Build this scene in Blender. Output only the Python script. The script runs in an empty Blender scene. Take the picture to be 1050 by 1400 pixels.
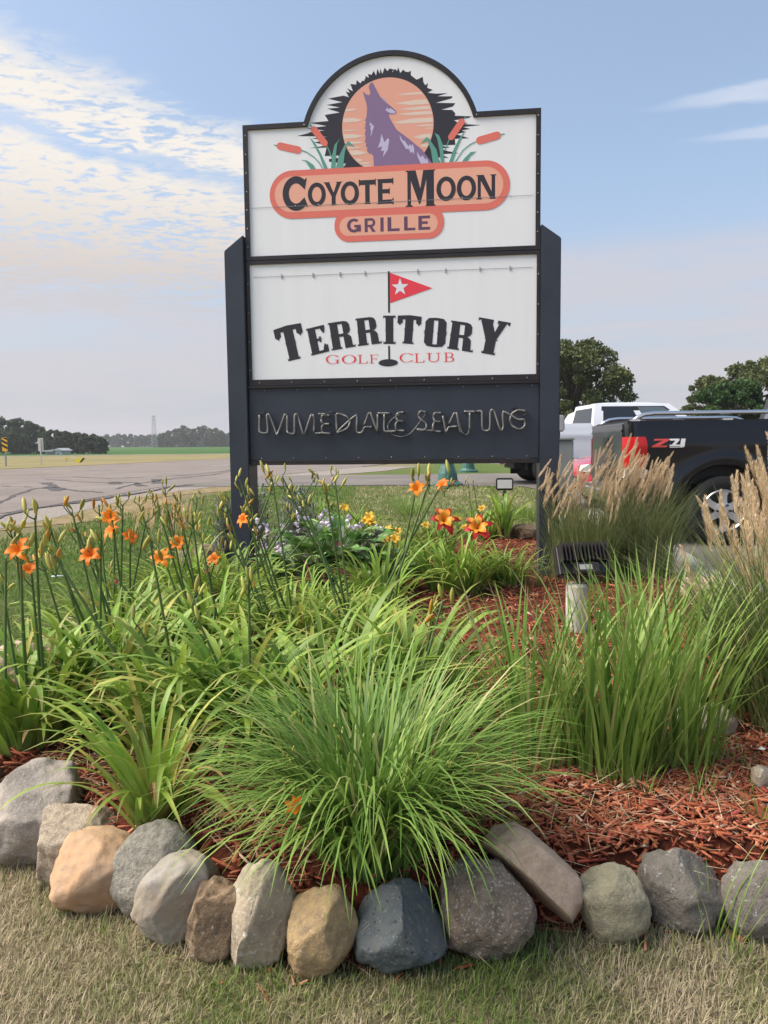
import bpy, bmesh, math, random
import numpy as np
from mathutils import Vector, Matrix
from mathutils.geometry import tessellate_polygon

random.seed(7)
rng = np.random.default_rng(7)
R = math.radians
scene = bpy.context.scene
COL = scene.collection

# ------------------------------------------------------------------ camera
FPX, EYE = 1030.0, 1.25
PITCH, ROLL = R(4.86), R(0.62)
cf = Vector((0, math.cos(PITCH), -math.sin(PITCH)))
cr0 = Vector((1, 0, 0)); cu0 = Vector((0, math.sin(PITCH), math.cos(PITCH)))
cr = cr0 * math.cos(ROLL) - cu0 * math.sin(ROLL)
cu = cu0 * math.cos(ROLL) + cr0 * math.sin(ROLL)
cam_data = bpy.data.cameras.new('camera')
cam_data.sensor_fit = 'VERTICAL'; cam_data.sensor_height = 24.0
cam_data.lens = 24.0 * FPX / 1400.0
cam_data.clip_start = 0.05; cam_data.clip_end = 5000
cam = bpy.data.objects.new('camera', cam_data); COL.objects.link(cam)
cam.matrix_world = Matrix(((cr.x, cu.x, -cf.x, 0), (cr.y, cu.y, -cf.y, 0), (cr.z, cu.z, -cf.z, EYE), (0, 0, 0, 1)))
scene.camera = cam

# ------------------------------------------------------------------ sky, sun, exposure
SUN_AZ, SUN_EL = R(-95), R(48)         # azimuth from +Y towards +X: the sun stands to the left
world = bpy.data.worlds.new('World'); scene.world = world; world.use_nodes = True
nt = world.node_tree; N = nt.nodes; L = nt.links
for n in list(N): N.remove(n)
w_out = N.new('ShaderNodeOutputWorld'); w_bg = N.new('ShaderNodeBackground')
w_bg.inputs['Strength'].default_value = 0.125
L.new(w_bg.outputs[0], w_out.inputs[0])
sky = N.new('ShaderNodeTexSky'); sky.sky_type = 'NISHITA'; sky.sun_disc = False
sky.sun_elevation = SUN_EL; sky.sun_rotation = SUN_AZ
sky.air_density = 1.0; sky.dust_density = 3.0; sky.ozone_density = 1.5; sky.altitude = 200

def wmath(op, a, b=None, c=None, clamp=False):
    n = N.new('ShaderNodeMath'); n.operation = op; n.use_clamp = clamp
    for i, v in enumerate((a, b, c)):
        if v is None: continue
        if isinstance(v, (int, float)): n.inputs[i].default_value = v
        else: L.new(v, n.inputs[i])
    return n.outputs[0]
def wsmooth(v, lo, hi):
    n = N.new('ShaderNodeMapRange'); n.interpolation_type = 'SMOOTHSTEP'
    L.new(v, n.inputs[0]); n.inputs[1].default_value = lo; n.inputs[2].default_value = hi
    return n.outputs[0]
def wmix(f, a, b):
    n = N.new('ShaderNodeMix'); n.data_type = 'RGBA'; n.clamp_factor = True
    if isinstance(f, (int, float)): n.inputs[0].default_value = f
    else: L.new(f, n.inputs[0])
    for s, v in ((n.inputs[6], a), (n.inputs[7], b)):
        if isinstance(v, tuple): s.default_value = (*v, 1)
        else: L.new(v, s)
    return n.outputs[2]
def wnoise(vec, scale, detail=6, rough=.55, lac=2.0, dist=0.0):
    n = N.new('ShaderNodeTexNoise'); L.new(vec, n.inputs['Vector'])
    n.inputs['Scale'].default_value = scale; n.inputs['Detail'].default_value = detail
    n.inputs['Roughness'].default_value = rough; n.inputs['Lacunarity'].default_value = lac; n.inputs['Distortion'].default_value = dist
    return n.outputs[0]
tc = N.new('ShaderNodeTexCoord'); sep = N.new('ShaderNodeSeparateXYZ'); L.new(tc.outputs['Generated'], sep.inputs[0])
dx, dy, dz = sep.outputs
zc = wmath('MAXIMUM', dz, 0.0)
den = wmath('ADD', zc, 0.09)
cu_ = wmath('DIVIDE', dx, den); cv_ = wmath('DIVIDE', dy, den)
comb = N.new('ShaderNodeCombineXYZ'); L.new(cu_, comb.inputs[0]); L.new(cv_, comb.inputs[1])
cvec = comb.outputs[0]
# cloud deck seen in plan (u to the right, v away from the viewer): one rippled sheet with an oblique front edge, thinning to the right
map_ = N.new('ShaderNodeMapping'); map_.inputs['Rotation'].default_value = (0, 0, R(-38)); map_.inputs['Scale'].default_value = (1.0, 1.8, 1)
L.new(cvec, map_.inputs[0])
n_big = wnoise(map_.outputs[0], 1.3, 4, .55)
n_mid = wnoise(map_.outputs[0], 5.0, 8, .62, 2.1, .25)
n_rip = wnoise(map_.outputs[0], 17.0, 5, .6, 2.1, .5)
sfront = wmath('MULTIPLY_ADD', cu_, -.86, cv_)
sj = wmath('ADD', sfront, wmath('ADD', wmath('MULTIPLY', wmath('SUBTRACT', n_big, .5), .55), wmath('MULTIPLY', wmath('SUBTRACT', n_mid, .5), .45)))
deck = wsmooth(sj, 2.14, 2.42)
rift = wmath('MULTIPLY', wsmooth(sj, 2.60, 2.69), wsmooth(sj, 2.86, 2.72))     # a narrow rift of blue across the sheet
deck = wmath('MULTIPLY', deck, wmath('MULTIPLY_ADD', rift, -.80, 1.0))
deck = wmath('MULTIPLY', deck, wmath('MULTIPLY_ADD', wsmooth(cu_, .45, -.35), .85, .15))
body = wsmooth(wmath('ADD', wmath('ADD', wmath('MULTIPLY', n_mid, .42), wmath('MULTIPLY', n_rip, .58)), wmath('MULTIPLY', wmath('SUBTRACT', n_big, .5), .25)), .405, .515)
near = wsmooth(wmath('ADD', dz, wmath('MULTIPLY', wmath('SUBTRACT', n_mid, .5), .10)), .14, .24)
cl_deck = wmath('MULTIPLY', wmath('MULTIPLY', deck, wmath('MULTIPLY_ADD', body, .90, .10)), near)
# thin cirrus streaks and a low veil
tl = wmath('ADD', wmath('MULTIPLY_ADD', cu_, .375, cv_), wmath('MULTIPLY', wmath('SUBTRACT', n_mid, .5), .07))
def streak_at(t0, w, u0):
    d = wmath('ABSOLUTE', wmath('SUBTRACT', tl, t0)); fan = wmath('MULTIPLY', wmath('MAXIMUM', wmath('SUBTRACT', cu_, u0), 0.0), .16)
    return wmath('MULTIPLY', wsmooth(wmath('SUBTRACT', d, fan), w, -.01), wsmooth(cu_, u0-.04, u0+.22))
streak = wmath('MAXIMUM', streak_at(2.13, .030, .62), streak_at(2.345, .028, .78))
streak = wmath('MULTIPLY', streak, wmath('MULTIPLY_ADD', n_mid, .8, .22))
map3 = N.new('ShaderNodeMapping'); map3.inputs['Scale'].default_value = (2.2, 2.2, 15.0); L.new(tc.outputs['Generated'], map3.inputs[0])
n_veil = wnoise(map3.outputs[0], 1.5, 8, .56, 2.0, .35)
veil = wmath('MULTIPLY', wsmooth(n_veil, .36, .56), wsmooth(wmath('ADD', dz, wmath('MULTIPLY', wmath('SUBTRACT', n_veil, .5), .10)), .262, .225))
haze_f = wsmooth(dz, .34, .0)
thin = wmix(.30, sky.outputs[0], (2.25, 2.75, 3.2))       # thin haze whitens the whole evening sky a little
c0 = wmix(wmath('MULTIPLY', haze_f, .90), thin, (2.46, 2.48, 2.76))
c1 = wmix(wmath('MULTIPLY', veil, .62), c0, (2.95, 2.75, 2.92))
c2 = wmix(streak, c1, (3.1, 3.35, 3.9))
c3 = wmix(cl_deck, c2, wmix(wsmooth(dz, .16, .36), (2.90, 2.58, 2.45), (4.15, 3.92, 3.62)))
L.new(c3, w_bg.inputs[0])

sun_data = bpy.data.lights.new('sun', 'SUN'); sun_data.energy = 3.4; sun_data.angle = R(45); sun_data.color = (1.0, .91, .78)
sun = bpy.data.objects.new('sun', sun_data); COL.objects.link(sun)
sdir = Vector((math.sin(SUN_AZ) * math.cos(SUN_EL), math.cos(SUN_AZ) * math.cos(SUN_EL), math.sin(SUN_EL)))
sun.rotation_euler = (-sdir).to_track_quat('-Z', 'Y').to_euler()
vs = scene.view_settings
vs.view_transform = 'Standard'; vs.look = 'None'; vs.gamma = 1; vs.use_curve_mapping = False; vs.exposure = 0.87

# ------------------------------------------------------------------ layout helpers: a pixel of the 1050x1400 photo to a place on the ground or at a depth
def ray(px, py): return cf + cr * ((px - 525) / FPX) + cu * ((700 - py) / FPX)
CAM = Vector((0, 0, EYE))
def G(px, py, z):
    d = ray(px, py); return CAM + d * ((z - EYE) / d.z)
def D(px, py, Y):
    d = ray(px, py); return CAM + d * (Y / d.y)
HY = [-400, 2.2, 5.5, 10, 18, 150, 750, 3000]; HZ = [0, 0, .08, .08, .35, .35, 5.0, 5.0]
def h(y): return float(np.interp(y, HY, HZ))

# ------------------------------------------------------------------ build helpers
def sset(o, label=None, cat=None, group=None, kind=None):
    if label: o['label'] = label
    if cat: o['category'] = cat
    if group: o['group'] = group
    if kind: o['kind'] = kind
    return o
def empty(name, loc=(0, 0, 0), rz=0.0, label=None, cat=None, group=None):
    o = bpy.data.objects.new(name, None); COL.objects.link(o)
    o.location = loc; o.rotation_euler = (0, 0, rz); o.empty_display_size = .1
    return sset(o, label, cat, group)
def obj(name, me, parent=None, loc=None, rot=None, scale=None):
    o = bpy.data.objects.new(name, me); COL.objects.link(o)
    if parent: o.parent = parent
    if loc is not None: o.location = loc
    if rot is not None: o.rotation_euler = rot
    if scale is not None: o.scale = (scale,) * 3 if isinstance(scale, (int, float)) else scale
    return o
def mk(name, verts, faces, m=None, smooth=False):
    me = bpy.data.meshes.new(name); me.from_pydata([tuple(v) for v in verts], [], [tuple(f) for f in faces])
    if m: me.materials.append(m)
    if smooth: me.polygons.foreach_set('use_smooth', [True] * len(me.polygons))
    me.update(); return me
def mk_np(name, V, F, m, smooth=False, tint=None):
    """V (n,3) float, F (k,q) int of equal-sided faces, tint (n,) per-vertex float"""
    me = bpy.data.meshes.new(name)
    k, q = F.shape
    me.vertices.add(len(V)); me.vertices.foreach_set('co', np.ascontiguousarray(V, dtype=np.float32).ravel())
    me.loops.add(k * q); me.loops.foreach_set('vertex_index', np.ascontiguousarray(F, dtype=np.int32).ravel())
    me.polygons.add(k); me.polygons.foreach_set('loop_start', np.arange(0, k * q, q, dtype=np.int32))
    if smooth: me.polygons.foreach_set('use_smooth', np.ones(k, dtype=bool))
    me.update(calc_edges=True); me.validate()
    if tint is not None:
        a = me.attributes.new('tint', 'FLOAT', 'POINT'); a.data.foreach_set('value', np.ascontiguousarray(tint, dtype=np.float32))
    me.materials.append(m); return me
class MB:
    def __init__(s): s.v = []; s.f = []
    def add(s, v, f):
        o = len(s.v); s.v += [tuple(p) for p in v]; s.f += [tuple(i + o for i in q) for q in f]; return s
    def box(s, x0, x1, y0, y1, z0, z1):
        return s.add([(x0,y0,z0),(x1,y0,z0),(x1,y1,z0),(x0,y1,z0),(x0,y0,z1),(x1,y0,z1),(x1,y1,z1),(x0,y1,z1)],
                     [(0,3,2,1),(4,5,6,7),(0,1,5,4),(1,2,6,5),(2,3,7,6),(3,0,4,7)])
    def tube(s, pts, rad, n=8, cap=True):
        pts = [Vector(p) for p in pts]
        if isinstance(rad, (int, float)): rad = [rad] * len(pts)
        rings = []; o = len(s.v); up = None
        for i, p in enumerate(pts):
            t = (pts[min(i+1, len(pts)-1)] - pts[max(i-1, 0)])
            t = t.normalized() if t.length > 1e-9 else Vector((0, 0, 1))
            if up is None: up = t.orthogonal().normalized()
            a = (up - t * up.dot(t)); a = a.normalized() if a.length > 1e-6 else t.orthogonal().normalized()
            up = a; b = t.cross(a)
            for k in range(n):
                q = 2 * math.pi * k / n
                s.v.append(tuple(p + (a * math.cos(q) + b * math.sin(q)) * rad[i]))
        for i in range(len(pts) - 1):
            for k in range(n):
                s.f.append((o+i*n+k, o+i*n+(k+1)%n, o+(i+1)*n+(k+1)%n, o+(i+1)*n+k))
        if cap:
            s.f.append(tuple(o + k for k in reversed(range(n)))); e = o + (len(pts)-1)*n
            s.f.append(tuple(e + k for k in range(n)))
        return s
    def lathe(s, prof, n=24, c=(0,0,0), axis='z'):
        o = len(s.v)
        for (r_, z_) in prof:
            for k in range(n):
                q = 2*math.pi*k/n
                a, b = r_*math.cos(q), r_*math.sin(q)
                p = {'z': (a, b, z_), 'y': (a, z_, b), 'x': (z_, a, b)}[axis]
                s.v.append((p[0]+c[0], p[1]+c[1], p[2]+c[2]))
        for i in range(len(prof)-1):
            for k in range(n):
                s.f.append((o+i*n+k, o+i*n+(k+1)%n, o+(i+1)*n+(k+1)%n, o+(i+1)*n+k))
        return s
    def poly(s, pts, front, back=None):
        """prism of a 2-D outline in the XZ plane, from y=front to y=back (a flat face when back is None)"""
        tri = tessellate_polygon([[Vector((p[0], p[1], 0)) for p in pts]])
        n = len(pts); area = sum(pts[i][0]*pts[(i+1)%n][1]-pts[(i+1)%n][0]*pts[i][1] for i in range(n))
        o = len(s.v); s.v += [(p[0], front, p[1]) for p in pts]
        for t in tri:
            a, b, c = (pts[i] for i in t)
            ccw = (b[0]-a[0])*(c[1]-a[1])-(c[0]-a[0])*(b[1]-a[1]) > 0
            s.f.append(tuple(o + i for i in (t if ccw else t[::-1])))
        if back is not None:
            s.v += [(p[0], back, p[1]) for p in pts]
            for t in tri:
                a, b, c = (pts[i] for i in t)
                ccw = (b[0]-a[0])*(c[1]-a[1])-(c[0]-a[0])*(b[1]-a[1]) > 0
                s.f.append(tuple(o + n + i for i in (t[::-1] if ccw else t)))
            for i in range(n):
                j = (i+1) % n
                s.f.append((o+i, o+n+i, o+n+j, o+j) if area > 0 else (o+i, o+j, o+n+j, o+n+i))
        return s
    def me(s, name, m, smooth=False): return mk(name, s.v, s.f, m, smooth)
    def build(s, name, m, parent=None, smooth=False, bevel=0.0, seg=2, **k):
        me = s.me(name, m, smooth)
        if bevel:
            bm = bmesh.new(); bm.from_mesh(me)
            bmesh.ops.remove_doubles(bm, verts=bm.verts, dist=1e-5)
            es = [e for e in bm.edges if len(e.link_faces) == 2 and e.calc_face_angle(0) > .5]
            bmesh.ops.bevel(bm, geom=es, offset=bevel, segments=seg, affect='EDGES', clamp_overlap=True)
            bm.to_mesh(me); bm.free()
        return obj(name, me, parent, **k)
def auto_smooth(o, ang=40):
    me = o.data; me.polygons.foreach_set('use_smooth', [True]*len(me.polygons))
    bm = bmesh.new(); bm.from_mesh(me)
    for e in bm.edges:
        if len(e.link_faces) == 2 and e.calc_face_angle(0) > R(ang): e.smooth = False
    bm.to_mesh(me); bm.free(); return o
def copy_tree(o, parent=None):
    c = o.copy(); COL.objects.link(c); c.parent = parent
    for ch in [x for x in COL.objects if x.parent == o]: copy_tree(ch, c)
    return c

# ------------------------------------------------------------------ materials
def lin(c):
    return tuple(((v/255)/12.92 if v/255 <= .04045 else (((v/255)+.055)/1.055)**2.4) for v in c)
def mat(name, col, col2=None, rough=.6, scale=8.0, detail=5, lo=.35, hi=.65, metal=0.0, spec=.5, bump=0.0, bscale=None, transl=0.0,
        tint=None, rand=None, speck=None, coat=0.0, rvar=0.0, coord='Object', stretch=None, bdist=.01):
    """col..col2 by noise; tint=(c_lo,c_hi): mixed by the 'tint' attribute; rand: value spread by object; speck=(colour, scale, threshold)"""
    m = bpy.data.materials.new(name); m.use_nodes = True
    t = m.node_tree; n = t.nodes; l = t.links; b = n['Principled BSDF']
    b.inputs['Roughness'].default_value = rough; b.inputs['Metallic'].default_value = metal
    b.inputs['Specular IOR Level'].default_value = spec
    if coat: b.inputs['Coat Weight'].default_value = coat; b.inputs['Coat Roughness'].default_value = .05
    c = n.new('ShaderNodeTexCoord'); vec = c.outputs[coord]
    if stretch:
        mp = n.new('ShaderNodeMapping'); mp.inputs['Scale'].default_value = stretch; l.new(vec, mp.inputs[0]); vec = mp.outputs[0]
    def noise(sc, dt=detail, ro=.6):
        x = n.new('ShaderNodeTexNoise'); l.new(vec, x.inputs['Vector']); x.inputs['Scale'].default_value = sc
        x.inputs['Detail'].default_value = dt; x.inputs['Roughness'].default_value = ro; return x.outputs[0]
    def rng_(v, a, b_):
        x = n.new('ShaderNodeMapRange'); l.new(v, x.inputs[0]); x.inputs[1].default_value = a; x.inputs[2].default_value = b_; return x.outputs[0]
    def mix(f, a, b_):
        x = n.new('ShaderNodeMix'); x.data_type = 'RGBA'
        if isinstance(f, float): x.inputs[0].default_value = f
        else: l.new(f, x.inputs[0])
        for s_, v in ((x.inputs[6], a), (x.inputs[7], b_)):
            if isinstance(v, tuple): s_.default_value = (*v, 1)
            else: l.new(v, s_)
        return x.outputs[2]
    cur = tuple(col)
    if tint:
        a = n.new('ShaderNodeAttribute'); a.attribute_name = 'tint'
        rp = n.new('ShaderNodeValToRGB'); l.new(a.outputs['Fac'], rp.inputs[0])
        e = rp.color_ramp.elements; e[0].color = (*tint[0], 1); e[1].color = (*tint[-1], 1)
        for k in range(1, len(tint)-1):
            x = e.new(k/(len(tint)-1)); x.color = (*tint[k], 1)
        cur = rp.outputs[0]
    if col2 is not None:
        nz = noise(scale); cur2 = mix(rng_(nz, lo, hi), cur, tuple(col2)); cur = cur2
    if speck:
        for sp in (speck if isinstance(speck, list) else [speck]):
            cur = mix(rng_(noise(sp[1], 3), sp[2], sp[2]+.06), cur, tuple(sp[0]))
    if rand:
        oi = n.new('ShaderNodeObjectInfo'); hs = n.new('ShaderNodeHueSaturation')
        x = n.new('ShaderNodeMapRange'); l.new(oi.outputs['Random'], x.inputs[0]); x.inputs[3].default_value = 1-rand; x.inputs[4].default_value = 1+rand
        l.new(x.outputs[0], hs.inputs['Value'])
        w = n.new('ShaderNodeTexWhiteNoise'); w.noise_dimensions = '1D'; l.new(oi.outputs['Random'], w.inputs['W'])
        y = n.new('ShaderNodeMapRange'); l.new(w.outputs[0], y.inputs[0]); y.inputs[3].default_value = .5-rand*.07; y.inputs[4].default_value = .5+rand*.05
        l.new(y.outputs[0], hs.inputs['Hue'])
        if isinstance(cur, tuple): hs.inputs['Color'].default_value = (*cur, 1)
        else: l.new(cur, hs.inputs['Color'])
        cur = hs.outputs[0]
    if isinstance(cur, tuple): b.inputs['Base Color'].default_value = (*cur, 1)
    else: l.new(cur, b.inputs['Base Color'])
    if rvar:
        x = n.new('ShaderNodeMapRange'); l.new(noise((bscale or scale)*.7), x.inputs[0]); x.inputs[3].default_value = rough-rvar; x.inputs[4].default_value = rough+rvar
        l.new(x.outputs[0], b.inputs['Roughness'])
    if bump:
        bp = n.new('ShaderNodeBump'); bp.inputs['Strength'].default_value = bump; bp.inputs['Distance'].default_value = bdist
        l.new(noise(bscale or scale*3, 6, .65), bp.inputs['Height']); l.new(bp.outputs[0], b.inputs['Normal'])
    if transl:
        tr = n.new('ShaderNodeBsdfTranslucent'); ms = n.new('ShaderNodeMixShader'); ms.inputs[0].default_value = transl
        if isinstance(cur, tuple): tr.inputs[0].default_value = (*cur, 1)
        else: l.new(cur, tr.inputs[0])
        l.new(b.outputs[0], ms.inputs[1]); l.new(tr.outputs[0], ms.inputs[2]); l.new(ms.outputs[0], n['Material Output'].inputs[0])
    return m
def glass(name, col=(.02,.025,.03), rough=.03):
    return mat(name, col, rough=rough, spec=.8)

# ================================================================== the setting: ground, fields, road
def smooth01(t): t = min(1, max(0, t)); return t*t*(3-2*t)
def greenness(x, y):
    g = smooth01((y-2.3)/1.6)                       # the strip by the viewer is parched
    if y > 3: g *= .86 + .14*math.sin(x*1.3+y*.7)*math.sin(y*.9-x*.4)
    if x > -1 and 9 < y < 21: g *= .75
    if y > 45: g *= max(.15, 1-(y-45)/25)
    d = x - road_near(y)
    if y > 8 and d < 3.2: g *= max(0., (d-1.6)/1.6)  # worn strip by the gravel
    return g
RA, RB = G(0, 690, .35), G(316, 657, .35)
FA, FB = G(0, 643, .35), G(316, 627, .35)
def line_x(a, b, y): return a.x + (b.x-a.x)*(y-a.y)/(b.y-a.y)
def road_near(y): return line_x(RA, RB, y)
def road_far(y): return line_x(FA, FB, y)

M_lawn = mat('lawn_soil', (.1,.1,.05), col2=(.17,.155,.075), scale=7, detail=12, lo=.42, hi=.85, rough=.95, spec=.1, bump=1.0, bscale=26, bdist=.05, tint=[(.25,.21,.13),(.14,.165,.055),(.075,.145,.028)])
xs = [-1500,-700,-300,-150,-80,-50,-30,-20,-14,-10,-8,-7,-6,-5,-4.5,-4,-3.5,-3,-2.6,-2.2,-1.8,-1.4,-1,-.6,-.2,.2,.6,1,1.4,1.8,2.4,3,4,5,6,8,12,20,40,80,150,300,700,1500]
ys = [-400,-100,-30,-10,-4,-2,-1,0,.4,.8,1.2,1.5,1.8,2.0,2.2,2.4,2.6,2.9,3.2,3.6,4,4.4,4.8,5.1,5.5,6,6.5,7,7.5,8,8.6,9.3,10,11,12,13,14,15,16.5,18,20,22,25,28,31,35,40,45,50,60,70,85,100,125,150,200,300,500,750,3000]
V = [(x, y, h(y)) for y in ys for x in xs]; nx = len(xs)
F_ = [(j*nx+i, j*nx+i+1, (j+1)*nx+i+1, (j+1)*nx+i) for j in range(len(ys)-1) for i in range(nx-1)]
me = mk_np('lawn', np.array(V), np.array(F_), M_lawn, tint=np.array([greenness(v[0], v[1]) for v in V]))
lawn = sset(obj('lawn', me), 'mown lawn, parched in front and green beside the bed', 'lawn', kind='structure')

def strip(name, xl, xr, ylist, dz, m, nsub=1, label=None, cat=None):
    ylist = sorted(set(list(ylist) + [y for y in HY if ylist[0] < y < ylist[-1]]))
    V = []; F = []
    for y in ylist:
        a, b = xl(y), xr(y)
        for k in range(nsub+1): V.append((a+(b-a)*k/nsub, y, h(y)+dz))
    for j in range(len(ylist)-1):
        for k in range(nsub):
            a = j*(nsub+1)+k; F.append((a, a+1, a+nsub+2, a+nsub+1))
    return sset(obj(name, mk(name, V, F, m)), label, cat, kind='structure')
lerpY = lambda a, b, n: [a+(b-a)*i/n for i in range(n+1)]

M_field = mat('dry_grass', (.27,.22,.12), col2=(.16,.16,.065), scale=.09, lo=.4, hi=.7, rough=1, spec=.05, bump=.4, bscale=3)
strip('dry_field', lambda y: -700, lambda y: min(700, road_far(y)-1.0), lerpY(40, 150, 12), .012, M_field, 1, 'straw coloured verge beyond the road', 'field')
strip('dry_field', lambda y: -3 if y < 60 else road_near(y)+2, lambda y: 700, lerpY(44, 150, 8), .008, M_field, 1, 'straw coloured rough grass seen under the sign', 'field')
M_crop = mat('crop_green', (.062,.135,.035), col2=(.045,.105,.03), scale=.03, rough=1, spec=.05, bump=.5, bscale=1.2)
strip('green_field', lambda y: -900, lambda y: 900, [156, 200, 300, 450, 700], .04, M_crop, 4, 'flat green crop field before the far trees', 'field')
M_track = mat('pale_gravel', (.42,.39,.35), rough=1, col2=(.34,.31,.27), scale=.4)
strip('far_road', lambda y: -900, lambda y: 900, [151, 155], .05, M_track, 4, 'pale far road along the green field', 'road')

M_asph = mat('old_asphalt', (.225,.19,.17), col2=(.155,.13,.118), scale=.5, detail=9, lo=.3, hi=.7, rough=.9, spec=.25, bump=.35, bscale=90, speck=[((.29,.26,.25), 60, .58)])
ry = lerpY(9, 44, 14)+[50, 60, 75, 95, 120, 150]
road = strip('road', lambda y: max(road_far(y), -90) if y > 24 else -90, road_near, ry, .020, M_asph, 3, 'wide weathered grey asphalt road', 'road')
M_grav = mat('gravel', (.30,.27,.245), col2=(.2,.17,.15), scale=25, rough=1, spec=.1, bump=.8, bscale=70, speck=[((.42,.39,.36), 45, .58)])
strip('gravel_shoulder', lambda y: road_near(y)+.0, lambda y: road_near(y)+1.15+.25*math.sin(y*.7)+max(0, (y-17)*.11), lerpY(9, 36, 30), .012, M_grav, 2, 'gravel shoulder along the near road edge', 'road')
M_dryg = mat('worn_soil', (.30,.225,.14), col2=(.16,.14,.065), scale=6, rough=1, spec=.05, bump=.6, bscale=50)
strip('worn_verge', lambda y: road_near(y)+.9, lambda y: road_near(y)+2.0+.5*math.sin(y*1.1)+.25*math.sin(y*2.7), lerpY(9, 24, 34), .008, M_dryg, 2, 'worn brown verge between gravel and lawn', 'verge')
# tar lines and a black broken edge on the road
M_tar = mat('tar', (.045,.04,.04), rough=.7, col2=(.07,.06,.06), scale=6)
def tarline(pts, w):
    mb = MB(); P = [G(x, y, .35) for x, y in pts]
    Q = []
    for a, b in zip(P[:-1], P[1:]):
        for k in range(6):
            p = a.lerp(b, k/6); Q.append(p + Vector((random.uniform(-.04,.04), random.uniform(-.10,.10), 0)))
    Q.append(P[-1]); vs_ = []
    for i, p in enumerate(Q):
        t = (Q[min(i+1,len(Q)-1)]-Q[max(i-1,0)]).normalized(); s_ = Vector((-t.y, t.x, 0))
        ww = w*random.uniform(.5,1.4)
        for sg in (-1, 1):
            q = p + s_*sg*ww; vs_.append((q.x, q.y, h(q.y)+.026))
    mb.add(vs_, [(2*i, 2*i+1, 2*i+3, 2*i+2) for i in range(len(Q)-1)])
    mb.build('tar_seam', M_tar, road)
tarline([(-20,690),(0,681),(20,675),(50,669),(75,668),(105,671),(140,672)], .06)
tarline([(60,656),(100,659),(150,661),(165,661)], .05)
tarline([(62,661),(72,667),(76,671)], .16)
tarline([(0,666),(45,667)], .04)
tarline([(100,653),(150,655),(210,653),(250,651),(300,646),(316,643)], .05)
tarline([(160,669),(190,662),(212,659),(240,655),(290,650),(318,645)], .06)
tarline([(150,660),(185,661),(195,666)], .12); tarline([(213,656),(215,662)], .14); tarline([(155,661),(160,663)], .16)
tarline([(-20,696),(40,686),(100,681),(150,676),(200,671),(260,664)], .10)
M_paint = mat('faded_yellow_paint', (.42,.33,.17), rough=.8, col2=(.24,.2,.17), scale=3, lo=.35, hi=.6)
def stripe(pts, w, m, name):
    P = [G(x, y, .35) for x, y in pts]; v = []
    for p in P: v += [(p.x-w, p.y, h(p.y)+.025), (p.x+w, p.y, h(p.y)+.025)]
    mk_ = mk(name, v, [(2*i, 2*i+1, 2*i+3, 2*i+2) for i in range(len(P)-1)], m); obj(name, mk_, road)
stripe([(0,649),(60,646),(120,642)], .10, M_paint, 'yellow_line'); stripe([(0,651),(60,648),(120,644)], .10, M_paint, 'yellow_line')
M_wp = mat('faded_white_paint', (.5,.48,.45), rough=.8, col2=(.24,.22,.2), scale=3, lo=.35, hi=.6)
stripe([(290,637.5),(316,635.8)], .12, M_wp, 'white_line')

# driveway behind the sign, parking lot and kerb on the right
def lot_left(y): return float(np.interp(y, [1, 5.0, 5.8, 8.0, 12, 16, 17.2, 17.8, 18.2], [2.47, 2.5, 2.62, 2.98, 3.3, 3.5, 3.2, 1.4, -3.0]))
M_lot = mat('lot_asphalt', (.19,.17,.155), col2=(.125,.112,.10), scale=.7, detail=9, rough=.9, spec=.25, bump=.35, bscale=90, speck=[((.25,.24,.23), 70, .6)])
strip('parking_lot', lot_left, lambda y: 60, lerpY(1, 17.2, 33)+[17.35, 17.5, 17.65, 17.8, 17.95, 18.1, 18.2], .014, M_lot, 3, 'grey asphalt parking lot under the trucks', 'parking lot')
strip('driveway', lambda y: road_near(y)-.2, lambda y: 60, lerpY(18.1, 25, 10), .018, M_lot, 6, 'grey driveway crossing behind the sign', 'driveway')
M_conc = mat('concrete', (.46,.42,.37), col2=(.34,.31,.28), scale=9, rough=.9, spec=.2, bump=.3, bscale=60, speck=[((.25,.23,.21), 50, .62)])
kerb = sset(empty('kerb'), 'pale concrete kerb between mulch bed and parking lot', 'kerb', kind='structure')
kp = [Vector((lot_left(y), y, 0)) for y in (2.2, 3.4, 4.4, 5.35, 6.25, 7.15, 8.05, 9.2, 10.4, 11.6)]
for a, b in zip(kp[:-1], kp[1:]):
    t = (b-a).normalized(); s_ = Vector((t.y, -t.x, 0)); e = t*.006
    mb = MB(); v = []
    for z0 in (0, .17 if a.y > 5 else .13):
        for p, q in ((a+e, -.14), (a+e, .05), (b-e, .05), (b-e, -.14)):
            w = p + s_*q; v.append((w.x, w.y, h(w.y)-.02+z0))
    mb.add(v, [(0,3,2,1),(4,5,6,7),(0,1,5,4),(1,2,6,5),(2,3,7,6),(3,0,4,7)])
    mb.build('kerb_stone', M_conc, kerb, bevel=.012)

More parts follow.
